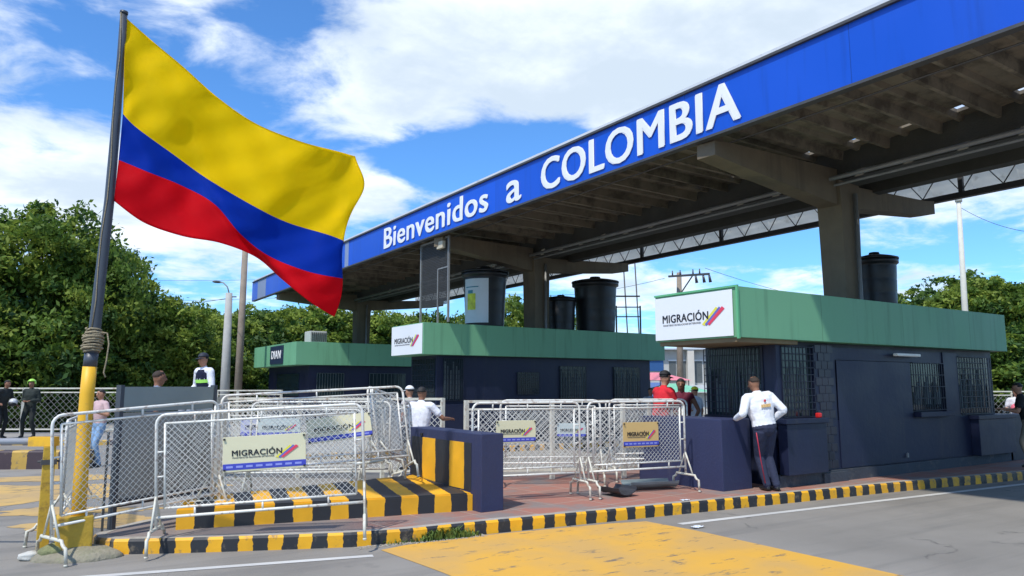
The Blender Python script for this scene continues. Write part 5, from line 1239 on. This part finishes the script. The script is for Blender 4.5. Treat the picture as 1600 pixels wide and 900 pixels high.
# far wood closing the horizon
def far_wood():
    rg = random.Random(9); bl = []
    for i in range(90):
        px = -900 + i * 38; q = W(px, 115); bl.append((q.x, q.y, 1.5, 6.0, 6.0, rg.uniform(3.2, 6.0)))
    me = crown_mesh(77, bl, 2600, 30, 1.1, 1.9); o = mesh_obj('distant_wood', me, [leafA, leafB, leafC]); tag(o, 'distant strip of woodland closing the horizon', 'woodland', kind='stuff')
far_wood()
def poles():
    q = W(372, 31); z = ground_z(q.x, q.y); tp = at(383.5, 385, 31)
    t = thing('utility_pole', (q.x, q.y, z), 'brown wooden utility pole whose top is hidden by the flag', 'pole')
    MB().tube([(q.x, q.y, z), tp], [.17, .12], 12).build('shaft', mat('pole_wood', (.26, .21, .16), .9, .25, 3), t, True)
    q = W(352, 29.5); z = ground_z(q.x, q.y)
    t = thing('street_lamp', (q.x, q.y, z), 'grey concrete street lamp with a thin curved arm, left of the wooden pole', 'street lamp')
    tp = at(358, 458, 29.5); MB().tube([(q.x, q.y, z), tp], [.21, .13], 12).build('shaft', mat('pole_concrete', (.38, .37, .34), .85, .15, 3), t, True)
    l = Vector((-CA, SA, 0)); MB().tube([tp, tp + Vector((0, 0, .25)) + l * .08, tp + Vector((0, 0, .42)) + l * .25, tp + Vector((0, 0, .45)) + l * .45], .025, 6).build('arm', steel_g, t, True)
    c = tp + Vector((0, 0, .45)) + l * .5; b = MB(); b.ell(c, (.20, .09, .05), n=10, m=6); b.build('lamp_head', steel_d, t, True); MB().tube([tp + Vector((0, 0, -.15)), tp + Vector((0, 0, -.15)) - l * .3], .025, 6).build('bracket', steel_d, t, True)
    # pole with crossarm
    q = W(1062, 40); t = thing('utility_pole', q, 'utility pole with a long crossarm and insulators above the nearest booth sign', 'pole')
    MB().tube([q, at(1061, 426, 40)], [.2, .13], 10).build('shaft', mat('pole_wood', (.26, .21, .16)), t, True)
    b = MB(); a = at(1045, 432, 40); c = at(1108, 428, 37); b.bar(a, c, .09, .11); b.bar(at(1064, 458, 40), a.lerp(c, .62), .05); b.build('crossarm', steel_d, t, True)
    for f in (.1, .3, .62, .78): p = a.lerp(c, f); MB().tube([p, p + Vector((0, 0, .30))], [.05, .03], 6).build('insulator', mat('insulator', (.05, .045, .06), .3), t, True)
    for f in (.68, .86, 1.0): p = a.lerp(c, f); MB().tube([p + Vector((0, 0, -.06)), p + Vector((.08, 0, -.42))], [.05, .08], 8).build('fuse_cutout', mat('insulator', (.05, .045, .06), .3), t, True)
    q = W(1513.5, 36); tp = at(1497, 300, 36); t = thing('lamp_pole', q, 'slender pale concrete pole leaning above the right hand trees', 'pole')
    MB().tube([q, tp], [.17, .10], 12).tube([q.lerp(tp, .955), q.lerp(tp, .975)], .16, 10).build('shaft', mat('pole_pale', (.58, .56, .47), .8, .1, 3), t, True)
    def wire(p, q_, sag, label, r=.012):
        pts = [p.lerp(q_, i / 12) - Vector((0, 0, sag * 4 * (i / 12) * (1 - i / 12))) for i in range(13)]; b = MB(); b.tube(pts, r, 5); o = b.build('power_line', steel_d); tag(o, label, 'wire', 'power lines')
    wire(at(1502, 325, 36), at(1640, 365, 30), .3, 'power line running right from the pale concrete pole')
    wire(at(358, 466, 29.5), W(120, 60, 8.5), .4, 'power line from the street lamp towards the left trees')
    wire(W(-100, 60, 10.9), W(480, 60, 10.4), .4, 'highest power line crossing the sky left of the canopy')
    wire(W(-100, 60, 9.0), W(480, 60, 8.9), .4, 'lower power line crossing the sky left of the canopy')
    wire(W(1108, 36.5, 7.5), W(1330, 60, 8.4), .3, 'power line running right from the crossarm pole')
    wire(W(1043, 40, 7.5), W(780, 52, 8.2), .5, 'power line running left from the crossarm pole')
poles()
def building():
    # two storey building across the road, seen between the booths
    a, b = W(1008, 46), W(1125, 46); u = (b - a).normalized(); n = Vector((u.y, -u.x, 0)); L = (b - a).length
    t = thing('shop_building', a, 'two storey grey and blue building between the middle and nearest booths', 'building')
    def slab(name, x0, x1, z0, z1, o0, o1, m, par=None):
        P = lambda x, z, o: a + u * x + n * o + Vector((0, 0, z))
        q = MB(); q.loft([[P(x0, z0, o0), P(x0, z0, o1), P(x0, z1, o1), P(x0, z1, o0)], [P(x1, z0, o0), P(x1, z0, o1), P(x1, z1, o1), P(x1, z1, o0)]], smooth=False); return q.build(name, m, par or t, True)
    wl = mat('building_grey', (.48, .48, .45), .8, .1, .6, dirt=(.3, .3, .28), dirt_amt=.2); w = slab('wall', 0, L, 0, 3.9, -4, 0, wl)
    slab('blue_wall', 0, 1.15, 2.6, 3.75, .01, .05, mat('building_blue', (.02, .09, .25), .7, .1, 1), w); slab('lower_blue_wall', 0, 1.2, .9, 1.9, .01, .05, mat('building_pale_blue', (.16, .26, .55), .7, .15, 1), w)
    r = slab('roof', -.3, L + .3, 3.91, 4.0, -4.3, .5, mat('roof_sheet_pale', (.6, .66, .72), .4, .1, 1))
    for x in (1.5, 2.1, 3.1, 3.7, 4.1):
        g = slab('window', x, x + .42, 1.9, 3.2, .005, .03, mat('dull_glass', (.10, .11, .11), .3, .1, 2)); slab('window_frame', x - .05, x + .47, 3.21, 3.3, .0, .08, mat('frame_white', (.7, .7, .68), .6), g)
    slab('pillar', 2.55, 2.95, 0, 3.9, .05, .45, mat('pillar_cream', (.62, .58, .50), .8, .05)); slab('balcony', 1.2, L, 1.3, 1.75, .06, .5, mat('balcony_white', (.62, .64, .64), .7, .1))
    for (px, d, c, lab) in ((1024, 34, (.70, .22, .26), 'pink market awning beyond the man in the red shirt'), (1053, 33, (.20, .52, .34), 'pale green market awning above the woman in maroon')):
        q = W(px, d); o = thing('market_awning', q, lab, 'awning', 'market awnings beyond the booths')
        z = 1.95 if px < 1040 else 1.45
        bb = MB(); bb.loft([[Vector((1.3 * i, 1.0 * j, z)) for i, j in ((-1, -1), (1, -1), (1, 1), (-1, 1))], [Vector((.25 * i, .2 * j, z + .35)) for i, j in ((-1, -1), (1, -1), (1, 1), (-1, 1))]], smooth=False); bb.build('cloth_top', mat('awn_%.2f' % c[0], c, .8, .1), o)
        for i in (-1.2, 1.2):
            for j in (-.9, .9): MB().tube([(i, j, 0), (i, j, z)], .025, 6).build('leg', steel_g, o)
building()
# parked cars beyond the left railing ------------------------------------------
def car(loc, yaw, paint, label):
    t = thing('parked_car', loc, label, 'car', 'cars parked beyond the left railing', rz=yaw)
    pm = mat('car_%.2f_%.2f' % (paint[0], paint[2]), paint, .25, .02, 2, spec=.6); gl = mat('car_glass', (.01, .012, .015), .08, 0); ty = mat('tyre', (.012, .012, .012), .8)
    prof = [(-2.15, .42), (-2.15, .75), (-1.75, .93), (-1.0, .98), (-.55, 1.40), (.85, 1.44), (1.55, 1.02), (2.1, .92), (2.18, .55), (2.1, .38)]
    def sec(y, k): return [Vector((x * (1 if z < 1.0 else k), y * (1 if z < 1.0 else .86), z)) for x, z in prof]
    b = MB(); b.loft([sec(-.84, .97), sec(-.6, 1.0), sec(.6, 1.0), sec(.84, .97)], smooth=False); bd = b.build('body', pm, t)
    b = MB()
    for sy in (-1, 1):
        y = sy * .80
        for poly in (((-.85, 1.0), (-.48, 1.33), (.12, 1.36), (.12, 1.0)), ((.2, 1.0), (.2, 1.36), (.80, 1.36), (1.30, 1.03))):
            v = [b.bm.verts.new((x, y * (1.035 if z < 1.1 else .925), z)) for x, z in poly]; b.bm.faces.new(v)
    for x0, x1 in ((-1.02, -.58), (1.52, .90)):
        b.quad((x0, -.68, 1.0), (x0, .68, 1.0), (x1, .62, 1.37), (x1, -.62, 1.37))
    bmesh.ops.solidify(b.bm, geom=b.bm.faces[:], thickness=.012); b.build('windows', gl, t)
    for x in (-1.35, 1.35):
        for sy in (-1, 1):
            b = MB(); b.tube([(x, sy * .68, .33), (x, sy * .88, .33)], .33, 18); w = b.build('wheel', ty, t); b = MB(); b.tube([(x, sy * .86, .33), (x, sy * .895, .33)], .19, 12); b.build('hub', steel_g, w)
    for sx in (-2.13, 2.13):
        for sy in (-.6, .6): MB().box(sx - .05, sx + .05, sy - .16, sy + .16, .66, .78, .02).build('headlight' if sx < 0 else 'tail_light', mat('lamp_lens', (.6, .6, .58), .2) if sx < 0 else mat('red_lens', (.4, .02, .02), .2), t)
    return t
for px, d, yw, c, lab in ((18, 33, 8, (.72, .73, .74), 'white car parked beyond the railing at the far left'), (112, 33.5, 15, (.05, .055, .065), 'dark grey car parked beyond the railing, behind the bollard'), (195, 34.5, 5, (.6, .62, .64), 'silver car parked beyond the railing, behind the flagpole')):
    q = W(px, d); car((q.x, q.y, ground_z(q.x, q.y)), YAW_AWAY + R(yw), c, lab)
S.cycles.use_denoising = True
